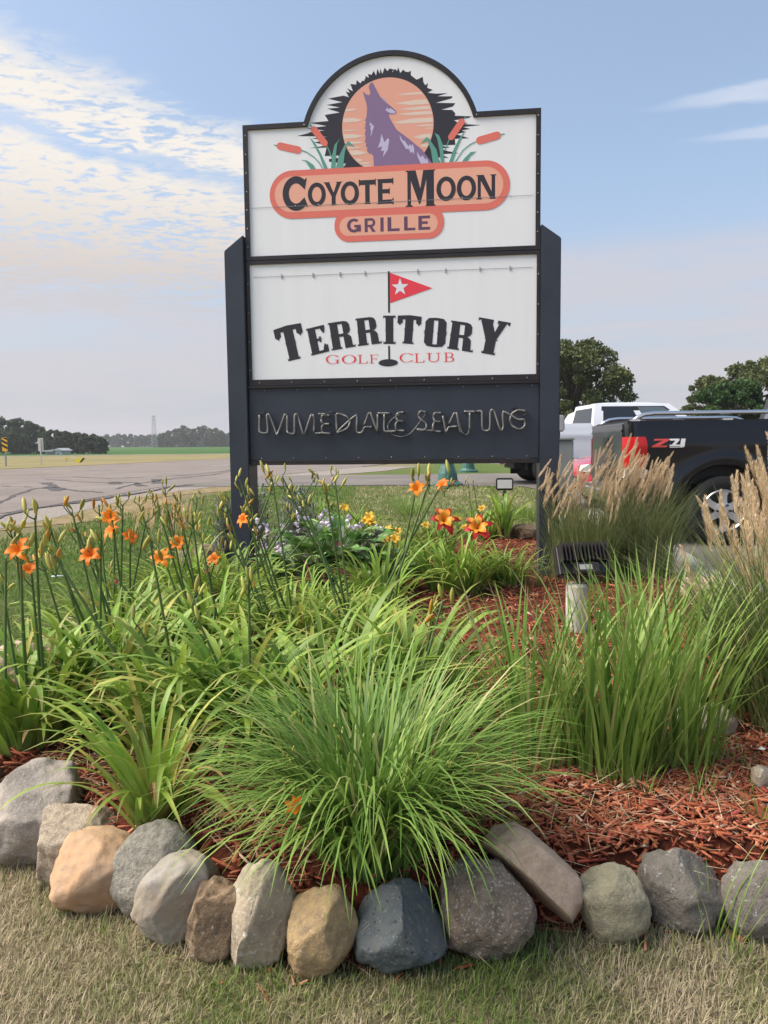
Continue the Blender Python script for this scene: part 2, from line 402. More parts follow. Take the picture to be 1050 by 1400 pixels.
# ================================================================== the sign
SL, SR = Vector((-1.142, 6.521, 0)), Vector((1.283, 6.255, 0))
SC = (SL+SR)/2; SEX = (SR-SL).normalized(); SYAW = math.atan2(SEX.y, SEX.x); SNB = Vector((-SEX.y, SEX.x, 0))
def S(px, py):
    d = ray(px, py); t = (SC-CAM).dot(SNB)/d.dot(SNB); p = CAM + d*t
    return ((p-SC).dot(SEX), p.z)
KS = (S(640, 400)[0]-S(440, 400)[0])/200             # metres per photo pixel on the sign
sign = empty('roadside_sign', SC, SYAW, 'tall dark roadside sign with white restaurant and golf club panels', 'sign')
M_post = mat('sign_blue_black_paint', lin((52,58,70)), col2=lin((44,50,61)), scale=3, rough=.42, spec=.45, bump=.05, bscale=30, rvar=.08)
M_trim = mat('sign_brown_black_metal', lin((48,42,44)), col2=lin((36,34,38)), scale=6, rough=.45, spec=.4, bump=.1, bscale=40)
M_white = mat('sign_white_acrylic', (.86,.865,.88), col2=(.82,.82,.835), scale=1.0, lo=.40, hi=.85, rough=.28, spec=.5, stretch=(11, 1, .7))
M_edge = mat('sign_edge_line', (.45,.46,.5), rough=.4)
def vin(n, c): return mat('vinyl_'+n, tuple(min(.85, v*1.30) for v in lin(c)), rough=.38, spec=.4)
V_blk = vin('black', (46,43,48)); V_cor = vin('coral', (203,106,93)); V_pea = vin('peach', (213,155,133)); V_moon = vin('moon', (207,150,130))
V_bei = vin('beige', (203,184,170)); V_pur = vin('purple', (122,100,132)); V_lav = vin('lavender', (176,168,196)); V_teal = vin('teal', (86,140,126))
V_plum = vin('plum', (92,62,86)); V_red = vin('red', (222,60,72)); V_gred = vin('crimson', (210,60,66)); V_wht = vin('white', (205,207,215))

zb = S(525, 630)[1]
# posts
def post(pxo, pxi, pyo, pyi, yref):
    a = S(pxo, yref)[0]; b = S(pxi, yref)[0]; zo = S(pxo, pyo)[1]; zi = S(pxi, pyi)[1]
    x0, x1 = min(a, b), max(a, b); z0_, z1_ = (zo, zi) if a < b else (zi, zo)
    mb = MB(); mb.poly([(x0, -.1), (x1, -.1), (x1, z1_), (x0, z0_)], -.05, .22)
    o = mb.build('post', M_post, sign, bevel=.006)
    return x0, x1
pl = post(312.5, 338.5, 345, 323, 480); pr = post(765, 738, 327, 308, 480)
# upper cabinet with its arched head
TL, TR_ = S(334.5, 174), S(738.5, 149); xl, xr = pl[1]+.004-.012, pr[0]-.004+.012
xl, xr = (TL[0]+S(340, 500)[0])/2, (TR_[0]+S(737, 500)[0])/2
ztop = (TL[1]+TR_[1])/2
A1, A2, A3 = S(416.5, 166), S(534, 71), S(651.5, 156)
def circ3(a, b, c):
    d = 2*(a[0]*(b[1]-c[1])+b[0]*(c[1]-a[1])+c[0]*(a[1]-b[1]))
    f = lambda p: p[0]**2+p[1]**2
    ux = (f(a)*(b[1]-c[1])+f(b)*(c[1]-a[1])+f(c)*(a[1]-b[1]))/d; uy = (f(a)*(c[0]-b[0])+f(b)*(a[0]-c[0])+f(c)*(b[0]-a[0]))/d
    return ux, uy, math.hypot(a[0]-ux, a[1]-uy)
A1 = (A1[0], ztop); A3 = (A3[0], ztop); acx, acz, acr = circ3(A1, A2, A3)
zdiv = (S(340, 352)[1]+S(735, 343.5)[1])/2
zlow = (S(342, 525)[1]+S(735, 519.5)[1])/2
def outline(ins, z0, n=44):
    r_ = acr-ins; zt = ztop-ins
    ang = math.asin((zt-acz)/r_); pts = [(xl+ins, z0+ins), (xr-ins, z0+ins), (xr-ins, zt)]
    for k in range(n+1):
        q = ang+(math.pi-2*ang)*k/n; pts.append((acx+r_*math.cos(q), acz+r_*math.sin(q)))
    pts.append((xl+ins, zt)); return pts
MB().poly(outline(0, zdiv-.0125), 0, .20).build('cabinet', M_trim, sign)
MB().poly(outline(.030, zdiv-.012), -.004).build('face_panel', M_white, sign)
def ring(outer, inner, y0, y1):
    mb = MB(); n = len(outer)
    v = [(p[0], y0, p[1]) for p in outer]+[(p[0], y0, p[1]) for p in inner]+[(p[0], y1, p[1]) for p in outer]+[(p[0], y1, p[1]) for p in inner]
    f = []
    for i in range(n):
        j = (i+1) % n
        f += [(i, j, n+j, n+i), (n+i, n+j, 3*n+j, 3*n+i), (j, i, 2*n+i, 2*n+j)]
    return mb.add(v, f)
ring(outline(-.004, zdiv-.006), outline(.034, zdiv-.012), -.022, 0.10).build('frame', M_trim, sign)
# lower panel
lo_ = [(xl, zlow), (xr, zlow), (xr, zdiv-.022), (xl, zdiv-.022)]
def inset(b, i): return [(b[0][0]+i, b[0][1]+i), (b[1][0]-i, b[1][1]+i), (b[2][0]-i, b[2][1]-i), (b[3][0]+i, b[3][1]-i)]
MB().poly(lo_, .002, .20).build('cabinet', M_trim, sign)
MB().poly(inset(lo_, .02), -.003).build('face_panel', M_white, sign)
lf = [(xl-.004, zlow-.01), (xr+.004, zlow-.01), (xr+.004, zdiv-.0135), (xl-.004, zdiv-.0135)]
li = inset(lo_, .022); li = [(li[0][0], li[0][1]+.018), (li[1][0], li[1][1]+.018), li[2], li[3]]
ring(lf, li, -.020, .08).build('frame', M_trim, sign)
# message cabinet with the neon tubing
bx = [(pl[1]+.003, zb+.012), (pr[0]-.003, zb+.012), (pr[0]-.003, zlow-.018), (pl[1]+.003, zlow-.018)]
MB().poly(bx, -.012, .20).build('message_panel', M_post, sign, bevel=.004)
MB().box(bx[0][0]+.002, bx[1][0]-.002, -.035, .21, zlow-.034, zlow-.0135).build('ledge', M_trim, sign, bevel=.003)
MB().box(bx[0][0]+.002, bx[1][0]-.002, -.022, .19, zb-.028, zb+.0085).build('bottom_rail', M_trim, sign, bevel=.003)
# small screw heads along the frames
M_screw = mat('screw_metal', (.45,.45,.46), rough=.35, metal=.8)
sc_me = MB().lathe([(0, -.004), (.0035, -.0035), (.005, 0)], 8, axis='y').me('screw', M_screw, True)
def screw(x, z, y): obj('screw', sc_me, sign, (x, y, z))
for k in range(9):
    x = bx[0][0]+.1+k*(bx[1][0]-bx[0][0]-.2)/8; screw(x, zb+.03, -.012); screw(x+.04, zlow-.05, -.012); screw(x, zlow+.012, -.020)
for k in range(7):
    z = zdiv+.1+k*.15; screw(xl+.018, z, -.022) if z < ztop-.05 else None; screw(xr-.018, z+.03, -.022) if z < ztop-.05 else None
for k in range(4):
    z = zlow+.12+k*.24; screw(xl+.008, z, -.020); screw(xr-.008, z, -.020)
for q in (A1, A3): screw(q[0], q[1]-.02, -.022)

# ---- printed artwork: thin vinyl sheets on the face, each a hair in front of the one below
_lay = [0]
def vinyl(name, polys, m, base=-.0046, step=.00025, y=None):
    y = y if y is not None else base
    if name != 'letter':                               # each printed piece a sheet of its own
        for k, p in enumerate(polys): MB().poly(p, y-k*step*.15).build(name, m, sign)
        return
    mb = MB()
    for k, p in enumerate(polys): mb.poly(p, y-k*step*.15)
    return mb.build(name, m, sign)
def px(pts, ox=0, oy=0, s=1.0): return [S(ox+x/s, oy+y/s) for x, y in pts]
def rrect(cx, cz, w, h_, r_, n=14):
    out = []
    for sx, sz, a0 in ((1,-1,-90), (1,1,0), (-1,1,90), (-1,-1,180)):
        for k in range(n+1):
            q = R(a0+90*k/n); out.append((cx+sx*(w/2-r_)+r_*math.cos(q), cz+sz*(h_/2-r_)+r_*math.sin(q)))
    return out
YA = [-.0046-.0004*i for i in range(14)]
c36 = lambda P: px(P, 360, 80, 5.8333); c53 = lambda P: px(P, 530, 80, 5.8333); c48 = lambda P: px(P, 480, 100, 8.75)
burst = c36([(735,890),(640,890),(640,868),(660,840),(525,825),(525,803),(600,795),(600,775),(490,780),(505,712),(368,716),(505,695),(405,670),(500,655),(385,640),(510,625),(268,620),(380,592),(350,592),(490,575),(345,560),(505,540),(370,515),(520,500),(490,452),(610,432),(510,402),(610,392),(505,372),(630,350),(515,322),(640,298),(683,310),(658,265),(692,275),(668,240),(715,262),(695,205),(740,210),(745,175),(775,200),(790,178),(803,182),(815,158),(815,140),(842,157),(835,125),(864,132),(880,100),(900,138),(910,85),(930,125),(933,82),(950,125),(968,75),(990,102),(1010,80),(1030,110),(1046,92)])
burst += c53([(20,82),(30,110),(60,85),(75,102),(85,72),(100,118),(125,90),(140,107),(165,110),(185,100),(185,135),(230,170),(245,165),(280,148),(285,190),(300,215),(322,198),(315,235),(360,252),(320,275),(385,282),(480,278),(395,303),(518,303),(510,320),(385,355),(540,358),(520,385),(428,410),(515,412),(540,440),(535,458),(670,463),(650,475),(530,495),(560,512),(640,515),(610,525),(745,532),(600,548),(660,563),(590,575),(625,588),(545,605),(650,638),(535,642),(540,690),(410,695),(500,710),(410,720),(480,740),(570,757),(420,765),(490,795),(400,790),(420,830),(310,890)])
vinyl('dark_halo', [burst], V_blk, y=YA[0])
mcx, mcz = S(530, 172.0); mr = 61.5*KS
vinyl('moon', [[(mcx+mr*math.cos(2*math.pi*k/64), mcz+mr*math.sin(2*math.pi*k/64)) for k in range(64)]], V_moon, y=YA[1])
streaks = []
def streak_r(y, tip, hh, side):
    x0 = S(480+tip/8.75, 100+y/8.75)[0]; z = S(530, 100+y/8.75)[1]; hz = hh/8.75*KS/2
    def ex(zz): return mcx+side*math.sqrt(max(0, (mr*.985)**2-(zz-mcz)**2))
    za, zb_ = z-hz*random.uniform(.7,1), z+hz*random.uniform(.5,1); mid = x0+(ex(z)-x0)*random.uniform(.2,.5)
    return [(x0, z+random.uniform(-.3,.3)*hz), (mid, za), (ex(za), za), (ex(zb_), zb_), (mid+(ex(z)-mid)*.3, zb_)]
for a in ((265,530,34),(375,520,60),(445,560,38),(500,545,50),(590,490,60),(652,760,24),(690,860,14),(780,740,66),(890,830,52)): streaks.append(streak_r(*a, 1))
for a in ((415,85,38),(535,135,68),(662,100,20),(735,160,56),(812,165,34),(872,165,34),(935,200,66),(1025,150,46),(1065,262,26),(1100,270,30)): streaks.append(streak_r(*a, -1))
vinyl('moon_streak', streaks, V_bei, y=YA[2])
vinyl('coyote', [c48([(275,1130),(265,990),(230,960),(225,975),(190,930),(195,880),(175,885),(185,825),(165,840),(175,760),(165,730),(180,670),(160,670),(185,615),(160,635),(185,580),(165,575),(185,530),(192,430),(185,370),(160,290),(140,220),(180,255),(215,270),(232,240),(212,165),(225,130),(250,112),(268,130),(310,215),(355,295),(400,315),(435,365),(490,410),(540,455),(545,475),(520,495),(470,495),(450,500),(465,545),(510,620),(545,680),(700,795),(850,920),(970,1080),(985,1130)])], V_pur, y=YA[3])
vinyl('fur_highlight', [c48(p) for p in ([(470,422),(535,465),(520,488),(468,482),(410,445),(438,415),(450,440)], [(362,302),(400,320),(440,375),(418,352),(385,322)],
   [(230,580),(235,610),(250,605),(258,635),(278,630),(235,770),(240,690),(230,660),(240,640),(220,620)],
   [(365,730),(390,800),(395,835),(440,780),(458,800),(440,920),(380,1010),(395,930),(355,935),(375,880),(320,895),(350,820)],
   [(580,740),(620,810),(640,810),(665,850),(690,880),(705,850),(720,880),(735,850),(755,900),(755,980),(735,940),(715,960),(690,910),(655,910),(640,880),(590,800)],
   [(790,940),(830,1010),(855,985),(890,1040),(905,1020),(930,1080),(835,1085),(795,1000)])], V_lav, y=YA[4])
def capsule(a, b, w, n=8):
    ax, az = a; bx_, bz = b; q = math.atan2(bz-az, bx_-ax); out = []
    for k in range(n+1): out.append((bx_+w*math.cos(q-math.pi/2+math.pi*k/n), bz+w*math.sin(q-math.pi/2+math.pi*k/n)))
    for k in range(n+1): out.append((ax+w*math.cos(q+math.pi/2+math.pi*k/n), az+w*math.sin(q+math.pi/2+math.pi*k/n)))
    return out
def ribbon(pts, w):
    out = []; P = [Vector(p) for p in pts]
    lft = []; rgt = []
    for i, p in enumerate(P):
        t = (P[min(i+1,len(P)-1)]-P[max(i-1,0)]).normalized(); s_ = Vector((-t.y, t.x))
        lft.append(tuple(p+s_*w)); rgt.append(tuple(p-s_*w))
    return rgt+lft[::-1]
k5 = KS/5.8333
leaves = [c36(p) for p in ([(300,810),(350,815),(400,850),(425,895),(385,895),(340,825)], [(370,630),(410,670),(460,760),(520,890),(488,890),(450,780)], [(620,635),(590,680),(580,780),(575,890),(540,890),(550,770),(570,690)], [(680,660),(735,710),(690,695),(665,690),(650,760),(635,890),(578,890),(600,790),(650,690)])]
leaves += [c53(p) for p in ([(310,628),(330,640),(390,730),(420,860),(365,860),(345,730),(318,658),(262,682)], [(372,595),(410,615),(440,690),(455,860),(425,860),(415,740),(395,640)], [(625,570),(590,640),(550,730),(510,860),(480,860),(520,740),(570,640)], [(708,742),(660,750),(610,800),(575,850),(615,850),(660,780)])]
for P, cc in (([(300,733),(345,748),(400,785),(445,830),(480,890)], c36), ([(505,695),(525,735),(545,790)], c36), ([(85,692),(125,700)], c36), ([(372,530),(400,562)], c36), ([(705,665),(655,690),(600,735),(525,850)], c53), ([(492,645),(475,690),(455,740)], c53), ([(895,612),(932,602)], c53), ([(603,490),(622,466)], c53)):
    leaves.append(ribbon(cc(P), 4.0*k5))
vinyl('cattail_leaf', leaves, V_teal, y=YA[5])
caps = [capsule(*c36([(135,700),(278,732)]), 28*k5), capsule(*c36([(405,568),(490,678)]), 25*k5), capsule(*c53([(508,628),(590,508)]), 25*k5), capsule(*c53([(735,655),(872,616)]), 29*k5)]
vinyl('cattail_head', caps, V_cor, y=YA[6])
def rr_px(x0, x1, y0l, y1l, y0r, y1r, inset_=0, rad=None):
    xa = S(x0, (y0l+y1l)/2)[0]; xb = S(x1, (y0r+y1r)/2)[0]; xm = (x0+x1)/2
    zt = S(xm, (y0l+y0r)/2)[1]; zb_ = S(xm, (y1l+y1r)/2)[1]
    hh = zt-zb_-2*inset_; return rrect((xa+xb)/2, (zt+zb_)/2, xb-xa-2*inset_, hh, min(hh/2-.0005, rad-inset_ if rad else hh/2-.0005))
vinyl('banner', [rr_px(457.5, 607, 287, 331.5, 281, 326, 0, .125), rr_px(369, 697, 234, 300, 219, 287)], V_cor, y=YA[7])
vinyl('banner_fill', [rr_px(464.5, 598.5, 298, 323.5, 291, 318, 0, .075), rr_px(376, 688, 241.5, 290.5, 228.5, 278.5)], V_pea, y=YA[8])

# ---- lettering: outlines in a unit box (x right, y up), mapped to their place on the panel
def ell(cx, cy, rx, ry, a0, a1, n): return [(cx+rx*math.cos(R(a0+(a1-a0)*k/n)), cy+ry*math.sin(R(a0+(a1-a0)*k/n))) for k in range(n+1)]
def ringarc(rx, ry, rix, riy, a0, a1, n=28, cx=.5, cy=.5):
    o = ell(cx, cy, rx, ry, a0, a1, n); i = ell(cx, cy, rix, riy, a0, a1, n)
    return [[o[k], o[k+1], i[k+1], i[k]] for k in range(n)]
def G_COP(ch):
    q = .035
    if ch == 'O': return ringarc(.5, .5, .27, .32, 0, 360, 36)
    if ch == 'C': return ringarc(.54, .5, .29, .29, 50, 318, 34, .53, .5)+[[(.84,.86),(.97,.95),(.88,.60),(.72,.72)], [(.86,.38),(1.0,.10),(.90,.12),(.72,.28)]]
    if ch == 'Y': return [[(.0,1),(.27,1),(.60,.38),(.40,.38)], [(.72,1),(.96,1),(.62,.38),(.44,.38)], [(.40,0),(.62,0),(.62,.44),(.40,.44)], [(-.04,1.0),(.34,1.0),(.28,.955),(.02,.955)], [(.62,1.0),(1.03,1.0),(.95,.955),(.70,.955)], [(.34,0),(.68,0),(.63,.05),(.39,.05)]]
    if ch == 'T': return [[(.0,.78),(1,.78),(1,.98),(0,.98)], [(.36,0),(.64,0),(.64,.8),(.36,.8)], [(-.03,.70),(.04,.78),(.04,.99),(-.03,1.04)], [(.96,.78),(1.03,.70),(1.03,1.04),(.96,.99)], [(.28,0),(.72,0),(.66,.05),(.34,.05)]]
    if ch == 'E': return [[(.06,0),(.34,0),(.34,1),(.06,1)], [(.3,0),(.97,0),(.97,.17),(.3,.17)], [(.3,.83),(.97,.83),(.97,1),(.3,1)], [(.3,.42),(.74,.42),(.74,.59),(.3,.59)], [(.92,-.02),(1.0,-.05),(1.0,.27),(.92,.17)], [(.92,.83),(1.0,.73),(1.0,1.05),(.92,1.0)], [(.70,.42),(.78,.36),(.78,.65),(.70,.59)], [(-.02,0),(.12,0),(.12,.04),(.06,.05)], [(-.02,1),(.12,1),(.12,.96),(.06,.95)]]
    if ch == 'M': return [[(.06,0),(.18,0),(.18,1),(.06,1)], [(.70,0),(.96,0),(.96,1),(.70,1)], [(.06,1),(.34,1),(.56,.30),(.46,.05)], [(.60,1),(.78,1),(.51,.10),(.46,.05),(.44,.20)], [(-.02,0),(.26,0),(.20,.045),(.04,.045)], [(.66,0),(1.02,0),(.98,.045),(.70,.045)], [(-.02,1),(.36,1),(.33,.96),(.04,.96)], [(.58,1),(1.02,1),(.98,.96),(.62,.96)]]
    if ch == 'N': return [[(.06,0),(.22,0),(.22,1),(.06,1)], [(.76,0),(.94,0),(.94,1),(.76,1)], [(.06,1),(.36,1),(.94,0),(.72,0)], [(-.02,0),(.30,0),(.24,.05),(.04,.05)], [(.62,0),(1.0,0),(.95,.05),(.7,.05)], [(-.02,1),(.38,1),(.34,.95),(.04,.95)], [(.68,1),(1.02,1),(.96,.95),(.74,.95)]]
    if ch == 'G': return ringarc(.5, .5, .26, .30, 48, 360, 32)+[[(.52,.36),(1.0,.36),(1.0,.54),(.52,.54)], [(.76,.06),(1.0,.06),(1.0,.5),(.76,.5)]]
    if ch == 'R': return [[(.04,0),(.3,0),(.3,1),(.04,1)], [(.66,.42),(.98,0),(.68,0),(.42,.40)], [(.3,.82),(.62,.82),(.62,1),(.3,1)], [(.3,.36),(.62,.36),(.62,.53),(.3,.53)]]+ringarc(.34, .32, .13, .145, -90, 90, 12, .60, .68)
    if ch == 'I': return [[(.04,0),(.96,0),(.96,1),(.04,1)]]
    if ch == 'L': return [[(.04,0),(.34,0),(.34,1),(.04,1)], [(.3,0),(1,0),(1,.19),(.3,.19)]]
def put_letter(ch, box, polys, m, y):
    x0, x1, y0, y1 = box; cx, cz = S((x0+x1)/2, (y0+y1)/2); w = (x1-x0)*KS; hh = (y1-y0)*KS
    sl = .031*(x1-x0)*KS                              # the pixel box is inflated by the slope of the line of type
    hh = max(hh-sl*.6, hh*.9)
    vinyl('letter', [[(cx+(p[0]-.5)*w, cz+(p[1]-.5)*hh) for p in q] for q in polys], m, y=y)
for ch, b in (('C',(386.7,421.5,241.9,288.3)),('O',(421,445.8,250.4,282)),('Y',(443.5,468.5,249.6,280.7)),('O',(466,491,248.8,280)),('T',(491.5,513.5,246.4,278.8)),('E',(515.5,538,245.6,278.6)),
              ('M',(555,594.6,234,281.7)),('O',(597,622.8,242.5,274.6)),('O',(624.9,650.4,241.2,273.6)),('N',(651.9,678,240,272))):
    put_letter(ch, b, G_COP(ch), V_blk, YA[9])
for ch, b in (('G',(474.6,493.5,299.3,318.1)),('R',(498,514.2,298.9,317.5)),('I',(520,524.8,298,316.7)),('L',(529.3,546.3,297.3,316.2)),('L',(552,567.9,296.4,315.2)),('E',(572.2,588,295.5,314.3))):
    put_letter(ch, b, G_COP(ch) if ch != 'E' else [[(.0,0),(.3,0),(.3,1),(.0,1)], [(.28,0),(1,0),(1,.2),(.28,.2)], [(.28,.8),(1,.8),(1,1),(.28,1)], [(.28,.42),(.8,.42),(.8,.6),(.28,.6)]], V_plum, YA[9])

def stem(x0, x1, z0=0., z1=1.):                        # western stem: forked feet and a pair of spurs half way
    m_ = (z0+z1)/2; w = x1-x0
    return [[(x0,z0),(x1,z0),(x1,z1),(x0,z1)], [(x0,m_+.05),(x0-.03,m_+.03),(x0,m_+.01)], [(x0,m_-.01),(x0-.03,m_-.03),(x0,m_-.05)], [(x1,m_+.01),(x1+.03,m_+.03),(x1,m_+.05)], [(x1,m_-.05),(x1+.03,m_-.03),(x1,m_-.01)]]
def foot(x0, x1, z, up=1):
    s_ = up; e = .055
    return [[(x0-e,z),(x0,z),(x0,z+.08*s_),(x0-e*.5,z+.04*s_),(x0-e,z+.10*s_)][::s_], [(x1,z),(x1+e,z),(x1+e,z+.10*s_),(x1+e*.5,z+.04*s_),(x1,z+.08*s_)][::s_]]
def G_WEST(ch):
    if ch == 'T': return stem(.33,.67)+foot(.33,.67,0)+[[(.0,.86),(1,.86),(1,.985),(.5,1.02),(0,.985)], [(0,.9),(0,.72),(.05,.70),(.11,.64),(.15,.70),(.22,.74),(.22,.86)], [(.78,.86),(.78,.74),(.85,.70),(.89,.64),(.95,.70),(1,.72),(1,.9)]]
    if ch == 'E': return stem(.1,.50)+foot(.1,.5,0)[:1]+foot(.1,.5,1,-1)[:1]+[[(.4,.90),(1,.90),(1,1),(.4,1)], [(.4,0),(1,0),(1,.10),(.4,.10)], [(.74,.92),(.80,.80),(.88,.70),(.95,.74),(1,.9)], [(.72,.08),(1,.1),(1,.28),(.92,.26),(.86,.34),(.78,.24)], [(.5,.45),(.62,.47),(.60,.40),(.72,.42),(.70,.49),(.80,.50),(.70,.53),(.74,.60),(.60,.62),(.62,.55),(.5,.56)]]
    if ch == 'R': return stem(.08,.42)+foot(.08,.42,0)+foot(.08,.42,1,-1)[:1]+[[(.4,.90),(.70,.90),(.70,1),(.4,1)], [(.4,.44),(.66,.44),(.72,.56),(.4,.54)], [(.62,.88),(.70,1),(.86,.96),(.93,.86),(.93,.64),(.86,.55),(.70,.48),(.62,.56)], [(.60,.5),(.60,.0),(.92,.0),(.92,.38),(.86,.46),(.74,.52)], [(.92,0),(1.02,.0),(1.03,.10),(.97,.05),(.92,.09)]]
    if ch == 'I': return stem(.2,.8)+[[(.02,0),(.2,0),(.2,.1),(.1,.05),(.02,.12)], [(.8,0),(.98,0),(.98,.12),(.9,.05),(.8,.1)], [(.02,1),(.02,.88),(.1,.95),(.2,.9),(.2,1)], [(.8,1),(.8,.9),(.9,.95),(.98,.88),(.98,1)]]
    if ch == 'O': return [[(.02,.14),(.16,.02),(.40,.0),(.40,1),(.16,.98),(.02,.86)], [(.60,0),(.84,.02),(.98,.14),(.98,.86),(.84,.98),(.60,1)], [(.38,0),(.62,0),(.60,.09),(.40,.09)], [(.40,.91),(.60,.91),(.62,1),(.38,1)], [(.02,.56),(-.03,.53),(.02,.50)], [(.02,.49),(-.03,.46),(.02,.43)], [(.98,.50),(1.03,.53),(.98,.56)], [(.98,.43),(1.03,.46),(.98,.49)], [(.40,.50),(.43,.53),(.40,.56)], [(.60,.43),(.57,.46),(.60,.49)]]
    if ch == 'Y': return stem(.32,.66,0,.5)[:1]+foot(.32,.66,0)+[[(.03,.98),(.40,.98),(.66,.48),(.32,.40)], [(.68,.98),(.92,.98),(.66,.44),(.52,.50)], [(-.03,1),(-.03,.90),(.04,.95),(.40,.94),(.46,.88),(.46,1)], [(.60,1),(.60,.88),(.68,.94),(.92,.94),(1.0,.88),(1.02,1)], [(.32,.46),(.27,.44),(.32,.41)], [(.66,.44),(.72,.46),(.68,.40)]]
def put_quad(polys, q, ox, oy, s_, m, y):
    TL_, TR2, BL_, BR_ = [Vector(S(ox+x/s_, oy+yy/s_)) for x, yy in q]
    out = []
    for p in polys:
        out.append([tuple((BL_*(1-u)+BR_*u)*(1-v)+(TL_*(1-u)+TR2*u)*v) for u, v in p])
    vinyl('letter', out, m, y=y)
for ch, q in (('T',((22,190),(255,130),(88,472),(318,418))),('E',((292,187),(450,148),(338,412),(497,372))),('R',((478,137),(668,108),(512,368),(715,332))),('R',((712,98),(892,77),(733,330),(935,305))),('I',((948,72),(1058,71),(951,311),(1057,311)))):
    put_quad(G_WEST(ch), q, 370, 420, 6.176, V_blk, YA[1])
for ch, q in (('T',((87,67),(288,78),(70,303),(272,315))),('O',((320,85),(505,97),(299,330),(488,342))),('R',((533,111),(732,140),(497,348),(712,381))),('Y',((780,86),(1036,132),(722,374),(976,420)))):
    put_quad(G_WEST(ch), q, 530, 420, 6.176, V_blk, YA[1])
def G_ROM(ch):
    t = .045
    if ch == 'O': return ringarc(.5, .5, .36, .46, 0, 360, 32)
    if ch == 'G': return ringarc(.52, .5, .38, .46, 40, 325, 30, .52, .5)+[[(.80,.05),(.92,.05),(.92,.42),(.80,.42)], [(.68,.40),(1.02,.40),(1.02,.45),(.68,.45)], [(.88,.78),(.92,.70),(.93,.96),(.88,.90)]]
    if ch == 'C': return ringarc(.52, .5, .38, .46, 40, 320, 30, .52, .5)+[[(.90,.78),(.95,.70),(.96,.96),(.90,.90)], [(.90,.16),(.94,.24),(.99,.22),(.93,.10)]]
    if ch == 'L': return [[(.16,0),(.30,0),(.30,1),(.16,1)], [(0,.95),(.46,.95),(.46,1),(0,1)], [(0,0),(.95,0),(.95,.05),(0,.05)], [(.93,0),(1,.28),(.96,.28),(.82,.04)]]
    if ch == 'F': return [[(.18,0),(.34,0),(.34,1),(.18,1)], [(0,0),(.52,0),(.52,.05),(0,.05)], [(0,.95),(1,.95),(1,1),(0,1)], [(.3,.49),(.82,.49),(.82,.54),(.3,.54)], [(.96,1),(1,1),(1,.76),(.96,.9)], [(.80,.62),(.84,.62),(.84,.40),(.80,.40)]]
    if ch == 'U': return [[(.14,.3),(.26,.3),(.26,1),(.14,1)], [(.82,.3),(.88,.3),(.88,1),(.82,1)], [(0,.95),(.4,.95),(.4,1),(0,1)], [(.68,.95),(1,.95),(1,1),(.68,1)]]+ringarc(.37, .32, .29, .25, 180, 360, 16, .51, .32)
    if ch == 'B': return [[(.16,0),(.30,0),(.30,1),(.16,1)], [(0,0),(.6,0),(.6,.05),(0,.05)], [(0,.95),(.56,.95),(.56,1),(0,1)], [(.3,.49),(.58,.49),(.58,.54),(.3,.54)]]+ringarc(.34,.255,.20,.20,-90,90,12,.56,.745)+ringarc(.44,.27,.29,.22,-90,90,12,.54,.27)
for ch, b in (('G',(465,582,402,480)),('O',(600,725,402,478)),('L',(735,822,402,476)),('F',(833,908,400,474))):
    put_letter(ch, [370+b[0]/6.176, 370+b[1]/6.176, 420+b[2]/6.176, 420+b[3]/6.176], G_ROM(ch), V_gred, YA[1])
for ch, b in (('C',(100,218,387,467)),('L',(225,312,390,468)),('U',(328,445,386,464)),('B',(473,562,383,462))):
    put_letter(ch, [530+b[0]/6.176, 530+b[1]/6.176, 420+b[2]/6.176, 420+b[3]/6.176], G_ROM(ch), V_gred, YA[1])
vinyl('flag_pole', [px([(530.2,371),(532.9,371),(533.2,427.5),(530.6,427.5)]), px([(530.6,473),(533.2,473),(533.4,492),(531,492)])], V_blk, y=YA[0])
vinyl('flag', [px([(533,373),(591,394),(533.5,414.5)])], V_red, y=YA[2])
sx, sz = S(547, 392.8); vinyl('flag_star', [[(sx+(12 if k % 2 == 0 else 4.8)*KS*math.sin(math.pi*k/5), sz+(12 if k % 2 == 0 else 4.8)*KS*math.cos(math.pi*k/5)) for k in range(10)]], V_wht, y=YA[3])
ex_, ez = S(530.8, 496); vinyl('golf_hole', [[(ex_+13.4*KS*math.cos(2*math.pi*k/32), ez+4.9*KS*math.sin(2*math.pi*k/32)) for k in range(32)]], V_blk, y=YA[2])
# panel joints with their clips
M_seam = mat('seam_grey', (.26,.26,.28), rough=.5)
def seam(pa, pb, y):
    a, b = S(*pa), S(*pb); z = (a[1]+b[1])/2
    MB().box(xl+.05, xr-.05, y-.0008, y, z-.0016, z+.0016).build('panel_joint', M_seam, sign); return z
zs = seam((340,285), (733,267.5), -.0100)
z2 = seam((345,378), (733,367), -.0075)
for pxx in (385,428,465,499,571,609,656,697): MB().box(S(pxx,373)[0]-.004, S(pxx,373)[0]+.004, -.012, -.0035, z2-.016, z2+.018).build('clip', M_screw, sign)
for pxx in (404,436,475,537,560,632,650,697): screw(S(pxx,278)[0], zs+.005, -.0095)
